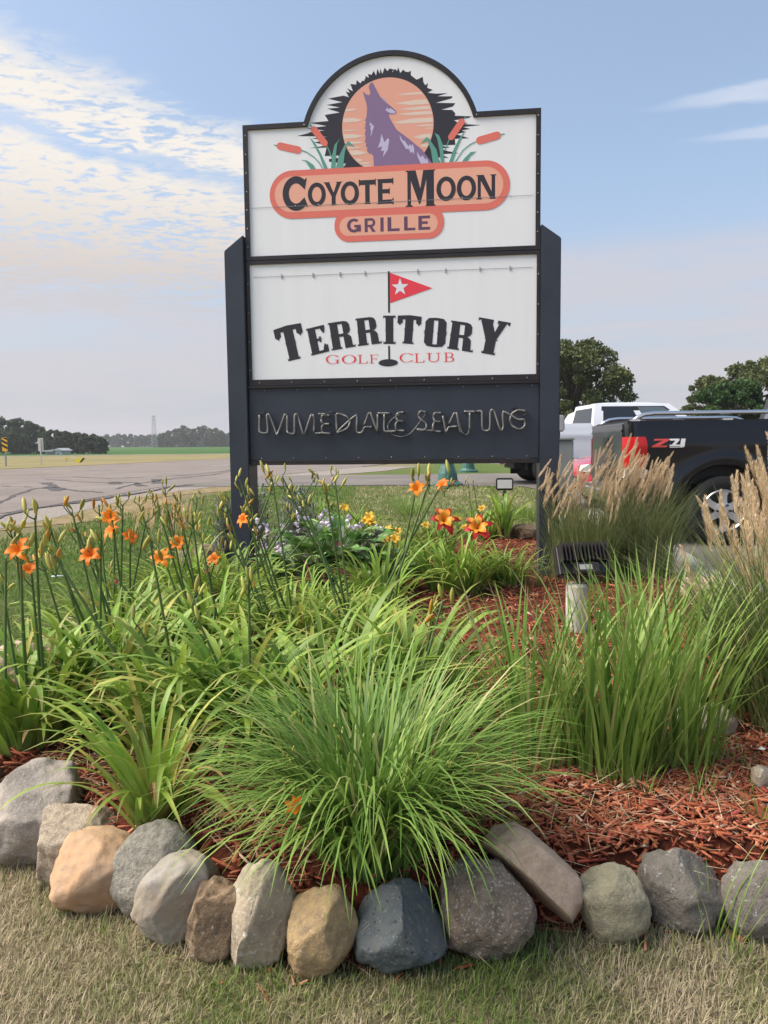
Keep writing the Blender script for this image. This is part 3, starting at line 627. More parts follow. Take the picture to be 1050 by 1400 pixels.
# neon lettering
M_neon = mat('unlit_neon_glass', (.25,.24,.23), col2=(.15,.145,.14), scale=14, rough=.25, spec=.6)
M_cable = mat('black_cable', (.03,.03,.03), rough=.5)
def smooth_path(P, n=4):
    P = [Vector((*p, 0)) for p in P]; out = []
    for i in range(len(P)-1):
        a = P[max(i-1,0)]; b = P[i]; c = P[i+1]; d = P[min(i+2,len(P)-1)]
        for k in range(n):
            t = k/n; cr_ = .5*((2*b)+(c-a)*t+(2*a-5*b+4*c-d)*t*t+(3*b-a-3*c+d)*t*t*t)
            li_ = b.lerp(c, t); out.append(cr_.lerp(li_, .45))
    out.append(P[-1]); return out
def neon(P, ox, oy, s_, r_=.0085, m=M_neon, name='neon_tube', yy=-.05):
    pts = [S(ox+p[0]/s_, oy+p[1]/s_) for p in P]; q = smooth_path(pts)
    v = [(p.x, yy+.006*math.sin(i*.9), p.y) for i, p in enumerate(q)]
    MB().tube(v, r_, 7).build(name, m, sign, smooth=True)
    for e in (0, len(v)-1):
        if name == 'neon_tube': MB().tube([(v[e][0], yy, v[e][2]), (v[e][0], -.012, v[e][2])], .007, 6).build('standoff', M_cable, sign)
for P in ([(38,125),(38,250),(98,258),(95,135),(100,118),(115,130),(165,265),(175,262),(225,130),(240,125),(248,150),(245,240),(258,262),(300,262),(302,130),(312,120),(325,130),(365,262),(378,262),(425,130),(440,125),(447,150),(447,250)],
          [(565,128),(512,128),(503,150),(505,178),(525,192),(562,193)], [(525,193),(508,208),(505,248),(515,260),(570,265)], [(455,262),(505,262)], [(480,118),(535,118)],
          [(618,250),(615,122),(650,120),(695,138),(716,175),(705,215),(660,245),(620,252),(765,125),(766,248),(800,260),(815,240),(830,216),(880,215)],
          [(823,198),(855,118),(866,110),(876,120),(920,250)], [(925,112),(1015,112)], [(924,120),(922,245)], [(975,118),(975,245),(1052,248)]):
    neon(P, 350, 545, 5.526)
for P in ([(118,100),(80,104),(65,130),(76,160),(116,165)], [(78,166),(62,182),(66,226),(125,232)], [(0,235),(62,234)],
          [(275,100),(240,92),(222,120),(240,150),(278,180),(280,212),(250,230),(212,220),(330,232)], [(385,105),(342,105),(330,130),(340,163),(380,168)], [(338,170),(328,190),(330,230),(385,239)],
          [(398,125),(420,240),(440,206),(500,201)], [(442,182),(475,112),(488,106),(498,115),(522,245)], [(548,95),(630,95)], [(590,103),(588,225)],
          [(640,95),(675,95),(680,222),(730,225),(735,105),(748,82),(765,100),(805,222),(820,225),(828,200),(828,95),(930,150),(975,152),(982,188),(968,212),(935,220),(890,195),(875,150),(892,108),(930,85),(985,90)]):
    neon(P, 530, 545, 5.25)
neon([(118,100),(40,145),(8,182),(6,212),(30,255),(100,275),(160,255),(200,213),(275,110)], 530, 545, 5.25, .004, M_neon, 'loose_wire', -.045)
neon([(520,175),(530,235),(560,262),(580,245),(588,200)], 530, 545, 5.25, .004, M_neon, 'loose_wire', -.045)
neon([(38,125),(60,106),(85,112),(95,130)], 350, 545, 5.526, .004, M_cable, 'loose_wire', -.04)
neon([(540,115),(575,100),(612,108),(615,122)], 350, 545, 5.526, .004, M_cable, 'loose_wire', -.04)
neon([(985,90),(995,110),(970,125)], 530, 545, 5.25, .007, M_cable, 'loose_wire', -.04)
a = S(703.5, 558.5); MB().box(a[0]-.022, a[0]+.022, -.045, -.012, a[1]-.008, a[1]+.012).build('connector', M_trim, sign, bevel=.003)

# ================================================================== trees
M_bark = mat('bark', (.10,.08,.06), col2=(.05,.04,.03), scale=12, rough=.95, bump=.8, bscale=30)
def leafmat(name, a, b, c, tr=.25): return mat(name, (.05,.08,.03), tint=[a, b, c], rough=.6, spec=.25, transl=tr)
M_oak = leafmat('oak_leaves', (.045,.066,.022), (.10,.125,.046), (.20,.21,.095))
M_dkg = leafmat('dark_green_leaves', (.022,.055,.016), (.045,.095,.026), (.085,.15,.04))
M_far = leafmat('far_leaves', (.030,.050,.026), (.052,.080,.038), (.090,.115,.056))
def leaf_cloud(centres, radii, n_each, size, mname, m, flat=.75, seed=0, parent=None, name='crown'):
    """small leaf faces spread through many clumps"""
    g = np.random.default_rng(seed); Vs = []; T = []
    for c, r_, n in zip(centres, radii, n_each):
        d = g.normal(size=(n, 3)); d /= np.linalg.norm(d, axis=1)[:, None]
        rad = r_*g.uniform(.25, 1, n)**.5
        p = np.array(c)+d*rad[:, None]*np.array([1, 1, flat])
        a = g.normal(size=(n, 3)); a /= np.linalg.norm(a, axis=1)[:, None]
        b = np.cross(a, g.normal(size=(n, 3))); b /= np.linalg.norm(b, axis=1)[:, None]
        s_ = size*g.uniform(.6, 1.4, n)[:, None]
        q = np.stack([p-a*s_, p-b*s_*.55, p+a*s_, p+b*s_*.55], 1)
        Vs.append(q.reshape(-1, 3)); t = g.normal(.45, .2, n)+g.normal(0, .12)
        T.append(np.repeat(np.clip(t, 0, 1), 4))
    V = np.concatenate(Vs); k = len(V)//4
    return obj(name, mk_np(name, V, np.arange(k*4).reshape(k, 4), m, tint=np.concatenate(T)), parent)
def tree(name, base, H, W, m, label, seed, n_clump=34, leaves=420, leaf=.14, trunk_h=.28, group=None, squat=1.0, cat='tree', holes=0.0, low=.30):
    g = random.Random(seed); t = empty(name, base, 0, label, cat, group)
    mb = MB(); r0 = H*.022+.03
    mb.tube([(0,0,-.2),(0,0,.2),(.02*H*g.uniform(-1,1),.02*H*g.uniform(-1,1),H*trunk_h),(.04*H*g.uniform(-1,1),.03*H*g.uniform(-1,1),H*.6),(0,0,H*.82)], [r0*1.5,r0*1.1,r0,r0*.6,r0*.15], 8)
    cs = []; rs = []; ns = []
    n_clump = int(n_clump*1.7); leaves = int(leaves*.62)
    for k in range(n_clump):
        # clumps fill an uneven dome
        a = g.uniform(0, 2*math.pi); zf = g.uniform(low, .95); prof = math.sin(math.pi*min(1, max(.05, (zf-low+.12)/(1.12-low))))**.6
        rr = W*.5*prof*g.uniform(.2, 1.12)**.6*(1-.25*holes*g.random())
        c = (rr*math.cos(a), rr*math.sin(a), H*zf)
        cr_ = W*g.choice([.05,.07,.09,.11,.14])*squat
        cs.append(c); rs.append(cr_); ns.append(int(leaves*g.uniform(.6, 1.2)*(cr_/W/.10)**1.4)+12)
        if k % 2 == 0:
            z0 = H*g.uniform(trunk_h, .6); mid = (c[0]*.45, c[1]*.45, z0+(c[2]-z0)*.6)
            mb.tube([(0,0,z0), mid, c], [r0*.42, r0*.25, r0*.06], 5)
    mb.build('trunk', M_bark, t, smooth=True)
    leaf_cloud(cs, rs, ns, leaf, name, m, seed=seed, parent=t)
    return t
def on(px_, Y): p = D(px_, 600, Y); return (p.x, p.y, h(p.y))
tree('oak_tree', on(782, 46), 7.3, 7.4, M_oak, 'broad oak tree beside the sign post, above the white pickup', 11, 52, 520, .12, low=.22, holes=.5)
tree('oak_tree', on(742, 52), 5.4, 5.0, M_oak, 'smaller oak half hidden behind the sign post', 12, 24, 500, .14, low=.2)
tree('oak_tree', on(1035, 50), 6.6, 6.6, M_oak, 'sparse brownish oak behind the black pickup cab', 15, 40, 400, .12, holes=.8, low=.3)
tree('oak_tree', on(968, 54), 5.6, 5.2, M_oak, 'low sparse oak whose twigs reach left above the black pickup bed', 16, 24, 330, .13, holes=1.0, low=.35)
tree('leafy_tree', on(1000, 42), 4.3, 4.6, M_dkg, 'dense dark green tree just above the black pickup bed', 17, 34, 800, .11, low=.12)
# the wood on the left and the far belt of trees
wood = [(-30,200,47,60),(5,205,50,62),(28,196,48,55),(45,200,40,40),(-8,185,34,50),(18,182,28,44),(62,190,27,26),(73,186,32,30),(88,192,27,26),(98,205,25,22),(108,180,27,26),(120,178,26,24),(130,182,24,22),(139,176,17,16),(82,178,19,20)]
wl = ['leftmost tall tree at the wood edge', 'tallest round tree of the wood behind the striped marker', 'tall tree sloping down behind the striped marker', 'medium tree above the white road sign', 'low dark tree at the far left edge of the wood', 'low dark tree behind the striped marker post', 'small tree right behind the white road sign', 'pointed tree just beside the white road sign', 'tree directly above the white farm building', 'faint low tree top behind the farm trees', 'bushy tree just beside the white farm building', 'feathery tree in the middle of the farm clump', 'rounded tree near the end of the farm clump', 'last low tree of the farm clump beside the green field', 'low bush tree in front of the farm building']
for i, (x, Y, hp, wp) in enumerate(wood):
    tree('broadleaf_tree', on(x, Y), hp*.84*Y/FPX+1.2, wp*Y/FPX, M_far if i % 3 else M_dkg, wl[i], 100+i, 26, 260, .34, trunk_h=.12, low=.06, group='trees of the wood across the road')
g = random.Random(5); cs = []; rs = []; ns = []
def belt(x0, x1, Y, top, n, sd):
    gg = random.Random(sd)
    for k in range(n):
        x = x0+(x1-x0)*(k+gg.random())/n; hh = top(x)*gg.uniform(.82, 1.08)*Y/FPX; p = D(x, 600, Y+gg.uniform(-12, 12)); zb_ = h(p.y)
        for j in range(5):
            zz = hh*(.12+.19*j); cs.append((p.x+gg.uniform(-1.5,1.5), p.y+gg.uniform(-3,3), zb_+zz)); rs.append(gg.uniform(2.4, 3.6)*(1.05-.10*j)); ns.append(90)
belt(110, 215, 640, lambda x: 17, 26, 1)
belt(212, 330, 520, lambda x: 16+12*math.exp(-((x-255)/26)**2)+7*math.exp(-((x-290)/25)**2), 34, 2)
belt(330, 420, 560, lambda x: 15, 14, 3)
far_belt = leaf_cloud(cs, rs, ns, .75, 'distant_treeline', M_far, seed=9, name='distant_treeline')
sset(far_belt, 'hazy belt of far trees beyond the green field', 'tree line', kind='stuff')

# far farm building
fb = empty('farm_building', on(81, 172), 0, 'small white farm building among trees across the road', 'building')
M_shed = mat('shed_white', (.62,.63,.65), rough=.7, col2=(.5,.5,.52), scale=.8); M_sroof = mat('shed_roof', (.45,.46,.5), rough=.5); M_shd = mat('shed_grey', (.3,.3,.31), rough=.8)
k = 172/FPX
MB().box(-15*k, 0, -2, 3, -.3, 4*k).build('wall', M_shd, fb); MB().box(.05, 8*k, -2.4, 3, -.3, 5.5*k).build('wall', M_shed, fb)
MB().poly([(-.5,5.5*k+.02),(8*k+.4,5.5*k+.02),(4*k,9*k)], -2.7, 3.3).build('roof', M_sroof, fb)
MB().poly([(-15*k-.4,4*k+.02),(-.55,4*k+.02),(-.55,4*k+.5),(-15*k-.4,4*k+.3)], -2.5, 3.3).build('roof', M_sroof, fb)
MB().box(2*k, 5*k, -2.46, -2.402, -.2, 2.6*k).build('door', mat('door_blue', (.12,.18,.42), rough=.6), fb)
# lattice tower
tw = empty('lattice_tower', on(211, 470), 0, 'thin grey lattice power tower above the far trees', 'tower')
M_galv = mat('galvanised', (.42,.43,.45), rough=.6, metal=.3)
tk = 470/FPX; Ht = 44*tk; prev = None
for s1 in (-1, 1):
    for s2 in (-1, 1):
        MB().tube([(s1*1.7, s2*1.7, 0), (s1*.55, s2*.55, Ht)], .10, 4).build('leg', M_galv, tw)
for i in range(9):
    z0, z1 = Ht*i/9, Ht*(i+1)/9; w0, w1 = 1.7-1.15*i/9, 1.7-1.15*(i+1)/9
    for s_ in (-1, 1):
        mb = MB(); mb.tube([(-w0, s_*w0, z0), (w1, s_*w1, z1)], .07, 4); mb.build('brace', M_galv, tw)
        mb = MB(); mb.tube([(w0, s_*w0, z0), (-w1, s_*w1, z1)], .07, 4); mb.build('brace', M_galv, tw)
for z, w in ((Ht*.97, 1.6), (Ht*.85, 2.0)): MB().box(-w, w, -.1, .1, z, z+.18).build('cross_arm', M_galv, tw)

# ================================================================== road furniture on the left
M_pole = mat('grey_steel_pole', (.28,.28,.27), rough=.6, metal=.2)
def upd(pxx, pyb, Y): p = D(pxx, pyb, Y); return Vector((p.x, p.y, h(p.y)))
# the striped marker
Ym = 47.0; b0 = upd(8, 640, Ym); kk = Ym/FPX
mk1 = empty('hazard_marker', b0, 0, 'yellow and black striped hazard marker on a post by the road', 'road sign')
zt_ = EYE+(617-597)*kk-b0.z; zb1 = EYE+(617-616)*kk-b0.z
MB().box(-.045, .045, .02, .07, -.2, zt_-.1).build('post', M_pole, mk1)
M_yel = mat('sign_yellow', (.75,.42,.02), rough=.5); M_blk = mat('sign_black', (.015,.015,.015), rough=.5); M_swh = mat('road_sign_back', (.55,.56,.53), rough=.5, metal=.2)
wpl = .17
MB().poly(rrect(0, (zt_+zb1)/2, wpl*2, zt_-zb1, .05, 5), 0, .018).build('plate', M_yel, mk1)
for j in range(3):
    zc_ = zb1+.12+(zt_-zb1)*(j+.05)/3
    MB().poly([(-wpl, zc_+.17), (-wpl, zc_+.32 if zc_+.32 < zt_ else zt_-.02), (wpl, zc_+.13), (wpl, max(zb1+.02, zc_-.03))], -.004, -.001).build('black_stripe', M_blk, mk1)
# white sign seen from behind
b1 = upd(57, 637, 52); kk = 52/FPX; zt_ = EYE+(616.5-598)*kk-b1.z; zb1 = EYE+(616.5-616)*kk-b1.z
mk2 = empty('road_sign', b1, 0, 'white rectangular road sign seen from behind on a thin post', 'road sign')
MB().box(-.04, .04, -.05, -.01, -.2, zt_-.05).build('post', mat('light_pole', (.5,.5,.48), rough=.6), mk2)
MB().poly(rrect(0, (zt_+zb1)/2, .36, zt_-zb1, .04, 5), 0, .015).build('plate', M_swh, mk2)
# tilted yellow chevron plate lying low by the far verge
b2 = upd(106, 632, 60); mk3 = empty('chevron_sign', b2, 0, 'tilted yellow and black sign lying low on the far verge', 'road sign')
MB().poly([(-.35,.0),(.30,.0),(.62,.36),(.0,.38)], 0, .02).build('plate', mat('chevron_yellow', (.7,.62,.05), rough=.5), mk3)
MB().poly([(.12,.0),(.31,.0),(.64,.365),(.42,.37),(.30,.2)], -.006, -.001).build('black_arrow', M_blk, mk3)
MB().tube([(-.1,.03,-.1),(-.1,.03,.2)], .03, 6).build('post', M_pole, mk3)
b3 = upd(91, 631, 66); mk4 = empty('marker_flag', b3, 0, 'tiny orange marker on the far verge beside the yellow sign', 'marker')
MB().tube([(0,0,-.1),(0,0,.25)], .02, 6).build('post', M_pole, mk4); MB().box(-.09,.09,-.02,.0,.18,.34).build('plate', M_yel, mk4)

# ================================================================== vehicles
M_blackpaint = mat('black_car_paint', (.004,.004,.006), rough=.3, spec=.25, coat=.6)
M_whitepaint = mat('white_car_paint', (.74,.77,.82), rough=.3, spec=.5, coat=.6)
M_redpaint = mat('red_car_paint', (.42,.03,.05), rough=.25, coat=.8)
M_chrome = mat('chrome', (.75,.75,.76), rough=.12, metal=1.0)
M_alloy = mat('alloy_rim', (.58,.58,.59), rough=.32, metal=.85)
M_rub = mat('tyre_rubber', (.014,.014,.015), rough=.8, bump=.3, bscale=60)
M_blkpl = mat('black_plastic', (.015,.015,.016), rough=.6)
M_glass = mat('car_glass', (.012,.016,.02), rough=.04, spec=.9)
M_tglass = mat('car_glass_pale', (.10,.13,.15), rough=.06, spec=.9)
M_lensr = mat('red_lens', (.75,.02,.02), rough=.15, coat=.6, transl=.35); M_lensw = mat('clear_lens', (.6,.6,.6), rough=.1, coat=.8)
def rim_mesh(r_):
    mb = MB(); n = 72
    mb.lathe([(r_*.99, .02), (r_, -.02), (r_*.96, -.03), (r_*.89, -.012), (r_*.86, .05), (r_*.80, .06)], n, axis='y')
    # spokes: six broad arms round a hub
    for k in range(6):
        a = math.pi/6+k*math.pi/3; v = []
        for (rr, hw, y) in ((r_*.18, .20, -.02), (r_*.45, .155, -.015), (r_*.70, .15, -.016), (r_*.91, .23, -.018)):
            w = hw*r_
            for s_ in (-1, 1): v.append((rr*math.cos(a)-s_*w*math.sin(a), y, rr*math.sin(a)+s_*w*math.cos(a)))
        v2 = [(p[0], p[1]+.03, p[2]) for p in v]
        f = [(2*i, 2*i+1, 2*i+3, 2*i+2) for i in range(3)]+[(2*i+1, 2*i+9, 2*i+11, 2*i+3) for i in range(3)]+[(2*i+8, 2*i, 2*i+2, 2*i+10) for i in range(3)]
        mb.add(v+v2, f)
    mb.lathe([(0, -.045), (r_*.17, -.042), (r_*.22, -.03), (r_*.40, -.024), (r_*.42, .0)], 36, axis='y')
    return mb
def wheel(parent, loc, rt, rr, side, w=.25):
    wl_ = empty('wheel', loc); wl_.parent = parent
    if side > 0: wl_.rotation_euler = (0, 0, math.pi)
    hw = w/2
    ty = MB().lathe([(rr*.98, -hw*.82), (rr*1.06, -hw*.98), (rr+(rt-rr)*.6, -hw*1.04), (rt*.97, -hw*.92), (rt, -hw*.7), (rt, hw*.7), (rt*.97, hw*.92), (rr*1.02, hw*.9)], 48, axis='y').build('tyre', M_rub, wl_, smooth=True)
    rm = rim_mesh(rr).build('rim', M_alloy, wl_, loc=(0, -hw*.80, 0)); auto_smooth(rm, 35)
    MB().lathe([(0, .04), (rr*.84, .04), (rr*.84, .05)], 32, axis='y').build('brake_disc', M_blkpl, wl_, loc=(0, -hw*.80, 0))
    ln = MB()
    for k in range(6):
        a = k*math.pi/3; ln.lathe([(0, -.055), (.012, -.052), (.014, -.02)], 8, c=(rr*.30*math.cos(a), 0, rr*.30*math.sin(a)), axis='y')
    o = ln.build('lug_nuts', M_blkpl, wl_, loc=(0, -hw*.80, 0)); o['kind'] = 'stuff'
    return wl_
def side_surface(x0, x1, z0, z1, yfun, arches, step=.035, lip=.09, sgn=-1):
    """outer body skin on a fine grid, wheel arches cut out and rolled inwards"""
    nx_ = int((x1-x0)/step)+1; nz = int((z1-z0)/step)+1; bm = bmesh.new(); g = []
    for i in range(nx_+1):
        row = []
        for j in range(nz+1):
            x = x0+(x1-x0)*i/nx_; z = z0+(z1-z0)*j/nz; row.append(bm.verts.new((x, sgn*yfun(x, z), z)))
        g.append(row)
    for i in range(nx_):
        for j in range(nz):
            q = (g[i][j], g[i+1][j], g[i+1][j+1], g[i][j+1]); bm.faces.new(q if sgn < 0 else q[::-1])
    for (ax, az, ar) in arches:
        dl = [f for f in bm.faces if math.hypot(f.calc_center_median().x-ax, f.calc_center_median().z-az) < ar]
        bmesh.ops.delete(bm, geom=dl, context='FACES')
        bnd = [e for e in bm.edges if len(e.link_faces) == 1 and all(math.hypot(v.co.x-ax, v.co.z-az) < ar+step*1.2 for v in e.verts)]
        for v in {v for e in bnd for v in e.verts}:
            d = math.hypot(v.co.x-ax, v.co.z-az)
            if d > 1e-6 and v.co.z > z0+1e-4: v.co.x = ax+(v.co.x-ax)*ar/d; v.co.z = az+(v.co.z-az)*ar/d; v.co.y = sgn*yfun(v.co.x, v.co.z)
        r_ = bmesh.ops.extrude_edge_only(bm, edges=bnd)
        for v in [x for x in r_['geom'] if isinstance(x, bmesh.types.BMVert)]: v.co.y -= sgn*lip
    me = bpy.data.meshes.new('body_side'); bm.to_mesh(me); bm.free(); me.polygons.foreach_set('use_smooth', [True]*len(me.polygons)); return me
def pickup(name, loc, yaw, paint, label, Lb=2.17, xa=1.10, cabL=2.25, hoodL=1.15, zr=1.42, zroof=1.90, cover=True, rails=True, tailglass=False):
    t = empty(name, loc, yaw, label, 'pickup truck'); hw = .985; z0 = .60; L_ = Lb+.03+cabL+hoodL; xf = L_-.95
    def yf(x, z):
        u = (z-z0)/(zr-z0); y = hw-.012-.05*max(0, u-.72)**2*8+.018*math.exp(-((u-.66)/.10)**2)-.04*max(0, .25-u)
        for ax in (xa, xf):
            d = math.hypot(x-ax, z-.42)
            y += .042*math.exp(-((d-.575)/.075)**2)*(1 if z > .45 else .6)
        if x < .16: y -= .075*(1-x/.16)**2.2
        if x > L_-.5: y -= .28*((x-L_+.5)/.5)**2
        return y
    body = empty('body'); body.parent = t
    for sg in (-1, 1):
        me = side_surface(.0, Lb, z0, zr, yf, [(xa, .42, .50)], sgn=sg); me.materials.append(paint); obj('bed_side', me, body)
        me = side_surface(Lb+.03, L_, .50, zr-.14, yf, [(xf, .42, .50)], sgn=sg); me.materials.append(paint); obj('cab_side', me, body)
        # bed rail cap and inner wall
        a, b = sg*(hw-.075), sg*(hw-.17); mb = MB(); mb.box(.03, Lb, min(a, b), max(a, b), zr-.03, zr+.012); mb.build('bed_rail', M_blkpl if cover else paint, body, bevel=.006)
        MB().box(.05, Lb, min(sg*.80, sg*.81), max(sg*.80, sg*.81), .7, zr-.02).build('bed_inner', M_blkpl, body)
        # arch liner
        for ax in (xa, xf):
            mb = MB(); n = 18; v = []; f = []
            for k in range(n+1):
                q = math.pi*k/n*1.1-.15
                for yy in (.90, .55): v.append((ax+.52*math.cos(q), sg*yy, .42+.52*math.sin(q)))
            for k in range(n): f.append((2*k, 2*k+1, 2*k+3, 2*k+2))
            v += [(ax+.6*c_, sg*.54, z_) for c_, z_ in ((-1,.2),(1,.2),(1,1.0),(-1,1.0))]; f.append(tuple(len(v)-4+i for i in range(4)))
            mb.add(v, f).build('arch_liner', M_blkpl, body)
    MB().box(.02, Lb, -.8, .8, .62, .68).build('bed_floor', M_blkpl, body)
    MB().box(Lb-.04, Lb+.02, -.9, .9, .62, zr-.02).build('bed_front', paint, body)
    MB().box(.3, L_-.4, -.55, .55, .36, .6).build('chassis', M_blkpl, body)
    if cover: MB().box(.04, Lb-.05, -.86, .86, zr-.005, zr+.02).build('bed_cover', M_blkpl, body, bevel=.008)
    # tailgate
    tg = MB(); tg.box(-.012, .035, -(hw-.135), hw-.135, .66, zr-.002); tgo = tg.build('tailgate', paint, t, bevel=.015, seg=3)
    MB().box(-.03, -.006, -(hw-.15), hw-.15, zr-.11, zr-.085).build('tailgate_crease', paint, tgo, bevel=.008)
    MB().box(-.022, -.010, -.14, .14, zr-.30, zr-.17).build('handle_bezel', M_blkpl, tgo, bevel=.01)
    MB().box(-.034, -.020, -.09, .09, zr-.26, zr-.21).build('handle', M_blkpl, tgo, bevel=.008)
    bp = MB(); bp.box(-.17, .06, -.95, .95, .47, .66); bp.build('bumper', M_chrome, t, bevel=.05, seg=4)
    # wrap-round tail lights
    for sg in (-1, 1):
        for (za, zb_, m_, nm) in ((.90, zr-.17, M_lensr, 'tail_light'), (.78, .897, M_lensw, 'reverse_light')):
            mb = MB(); v = []; f = []; cols = [(x, None) for x in (.235, .20, .15, .10, .06, .03, .012)]; nz = 8
            for (x, _) in cols:
                for j in range(nz+1):
                    z = za+(zb_-za)*j/nz; inset_ = .02*max(0, (x-.15)/.085)*(abs(j-nz/2)/(nz/2))**3
                    v.append((x-inset_, sg*(yf(x, z)+.010), z))
            for yy in (hw-.09, hw-.125):
                for j in range(nz+1): v.append((-.018, sg*yy, za+(zb_-za)*j/nz))
            n = len(cols)+2
            for i in range(n-1):
                for j in range(nz):
                    q = (i*(nz+1)+j, i*(nz+1)+j+1, (i+1)*(nz+1)+j+1, (i+1)*(nz+1)+j); f.append(q if sg > 0 else q[::-1])
            mb.add(v, f).build(nm, m_, t, smooth=True)
    # cab: tapered greenhouse
    zb_ = zr-.145; x0, x1 = Lb+.03, Lb+.03+cabL; R0 = hw-.03
    ft = .60; bt = .10; rw = .72
    def cab_pt(u, v, s_):   # u 0 rear..1 front, v 0 belt..1 roof
        xa_ = x0+bt*v**1.3+(x1+.15-x0-(bt*v**1.3)-(ft+.15)*v)*u; y = (R0-(R0-rw)*v**1.25)*s_; return (xa_, y, zb_+(zroof-.05-zb_)*v)
    mb = MB(); us = [0, .03, .08, .2, .4, .6, .8, .93, 1]; vs_ = [0, .3, .6, .85, .95, 1]
    for s_ in (-1, 1):
        v = [cab_pt(u, q, s_) for u in us for q in vs_]; m_ = len(vs_)
        mb.add(v, [((i*m_+j, (i+1)*m_+j, (i+1)*m_+j+1, i*m_+j+1) if s_ < 0 else (i*m_+j, i*m_+j+1, (i+1)*m_+j+1, (i+1)*m_+j)) for i in range(len(us)-1) for j in range(m_-1)])
    for u in (0, 1):
        v = [cab_pt(u, q, s_) for q in vs_ for s_ in (-1, 1)]; mb.add(v, [((2*j, 2*j+2, 2*j+3, 2*j+1) if u == 0 else (2*j, 2*j+1, 2*j+3, 2*j+2)) for j in range(len(vs_)-1)])
    v = []; ws = [-1, -.9, -.5, 0, .5, .9, 1]
    for u in us:
        for w in ws: a = cab_pt(u, 1, 1); v.append((a[0], a[1]*w, a[2]+.055*(1-w**4)*(1-abs(2*u-1)**4*.7)))
    mb.add(v, [(i*7+j, (i+1)*7+j, (i+1)*7+j+1, i*7+j+1) for i in range(len(us)-1) for j in range(6)])
    auto_smooth(mb.build('cab', paint, body), 45)
    def pane(nm, corners, off, m_):
        v = [Vector(c) for c in corners]; nrm = (v[1]-v[0]).cross(v[3]-v[0]).normalized()
        c = sum(v, Vector())/len(v)
        if nrm.dot(c-Vector(((x0+x1)/2, 0, 1.4))) < 0: nrm = -nrm
        q = [p+nrm*off for p in v]; f = [tuple(range(len(v)))]
        return mk(nm, [tuple(p) for p in q]+[tuple(p-nrm*.01) for p in q], [tuple(range(len(v)))]+[(i, i+len(v), (i+1) % len(v)+len(v), (i+1) % len(v)) for i in range(len(v))], m_)
    for s_ in (-1, 1):
        for (u0, u1, m_) in ((.09, .46, M_glass), (.52, .86, M_tglass)):
            obj('window', pane('window', [cab_pt(u0, .10, s_), cab_pt(u1+(.05 if u1 > .8 else 0), .10, s_), cab_pt(u1, .86, s_), cab_pt(u0+.02, .86, s_)], .012, m_), t)
        obj('window_trim', pane('window_trim', [cab_pt(.07, .06, s_), cab_pt(.95, .06, s_), cab_pt(.89, .90, s_), cab_pt(.09, .90, s_)], .006, M_blkpl), t)
    obj('rear_window', pane('rear_window', [cab_pt(0, .15, .82), cab_pt(0, .15, -.82), cab_pt(0, .85, -.82), cab_pt(0, .85, .82)], .008, M_tglass if tailglass else M_glass), t)
    obj('windshield', pane('windshield', [cab_pt(1, .06, .92), cab_pt(1, .06, -.92), cab_pt(1, .92, -.9), cab_pt(1, .92, .9)], .008, M_glass), t)
    for s_ in (-1, 1):
        a = cab_pt(.86, .12, s_); mb = MB(); mb.box(a[0]-.06, a[0]+.06, min(a[1]+s_*.06, a[1]+s_*.26), max(a[1]+s_*.06, a[1]+s_*.26), a[2], a[2]+.22); mb.build('mirror', M_blkpl, t, bevel=.03, seg=3)
        MB().box(x0+.32, x0+.52, min(s_*(hw+.005), s_*(hw+.03)), max(s_*(hw+.005), s_*(hw+.03)), 1.12, 1.16).build('door_handle', M_chrome, t, bevel=.008)
    # hood, front
    v = []; nn = 8
    for i in range(nn+1):
        x = x1-.10+(L_-x1+.10)*i/nn
        for w in ws: v.append((x, w*(yf(x, zr-.14)-.005), zr-.142+.10*(1-w**4)*(1-(i/nn)**4)))
    mb = MB(); mb.add(v, [(i*7+j, (i+1)*7+j, (i+1)*7+j+1, i*7+j+1) for i in range(nn) for j in range(6)]); mb.build('hood', paint, body, smooth=True)
    MB().box(L_-.06, L_+.02, -.72, .72, .5, zr-.16).build('grille', M_chrome, t, bevel=.03)
    MB().box(L_-.05, L_+.14, -.92, .92, .42, .66).build('bumper', M_chrome, t, bevel=.05, seg=3)
    for ax in (xa, xf):
        for s_ in (-1, 1): wheel(t, (ax, s_*(hw-.125), .40), .40, .245, s_)
    if rails:
        for s_ in (-1, 1):
            y = s_*(hw-.115); pts = [(.10, y, zr+.01), (.14, y, zr+.045), (.22, y, zr+.085), (.34, y, zr+.10), (1.1, y, zr+.10), (Lb-.4, y, zr+.10), (Lb-.25, y, zr+.09), (Lb-.15, y, zr+.05), (Lb-.1, y, zr+.01)]
            r_ = MB().tube(pts, .024, 12).build('bed_bar', M_chrome, t, smooth=True)
            for xx in (.12, 1.15, Lb-.12): MB().box(xx-.06, xx+.06, y-.035, y+.035, zr+.012, zr+.03).build('bar_foot', M_chrome, r_, bevel=.006)
    return t, yf
black, byf = pickup('pickup_truck', (2.84, 8.62+.985, .094), R(-4), M_blackpaint, 'black pickup truck with chrome bed rails and red tail light', tailglass=True)
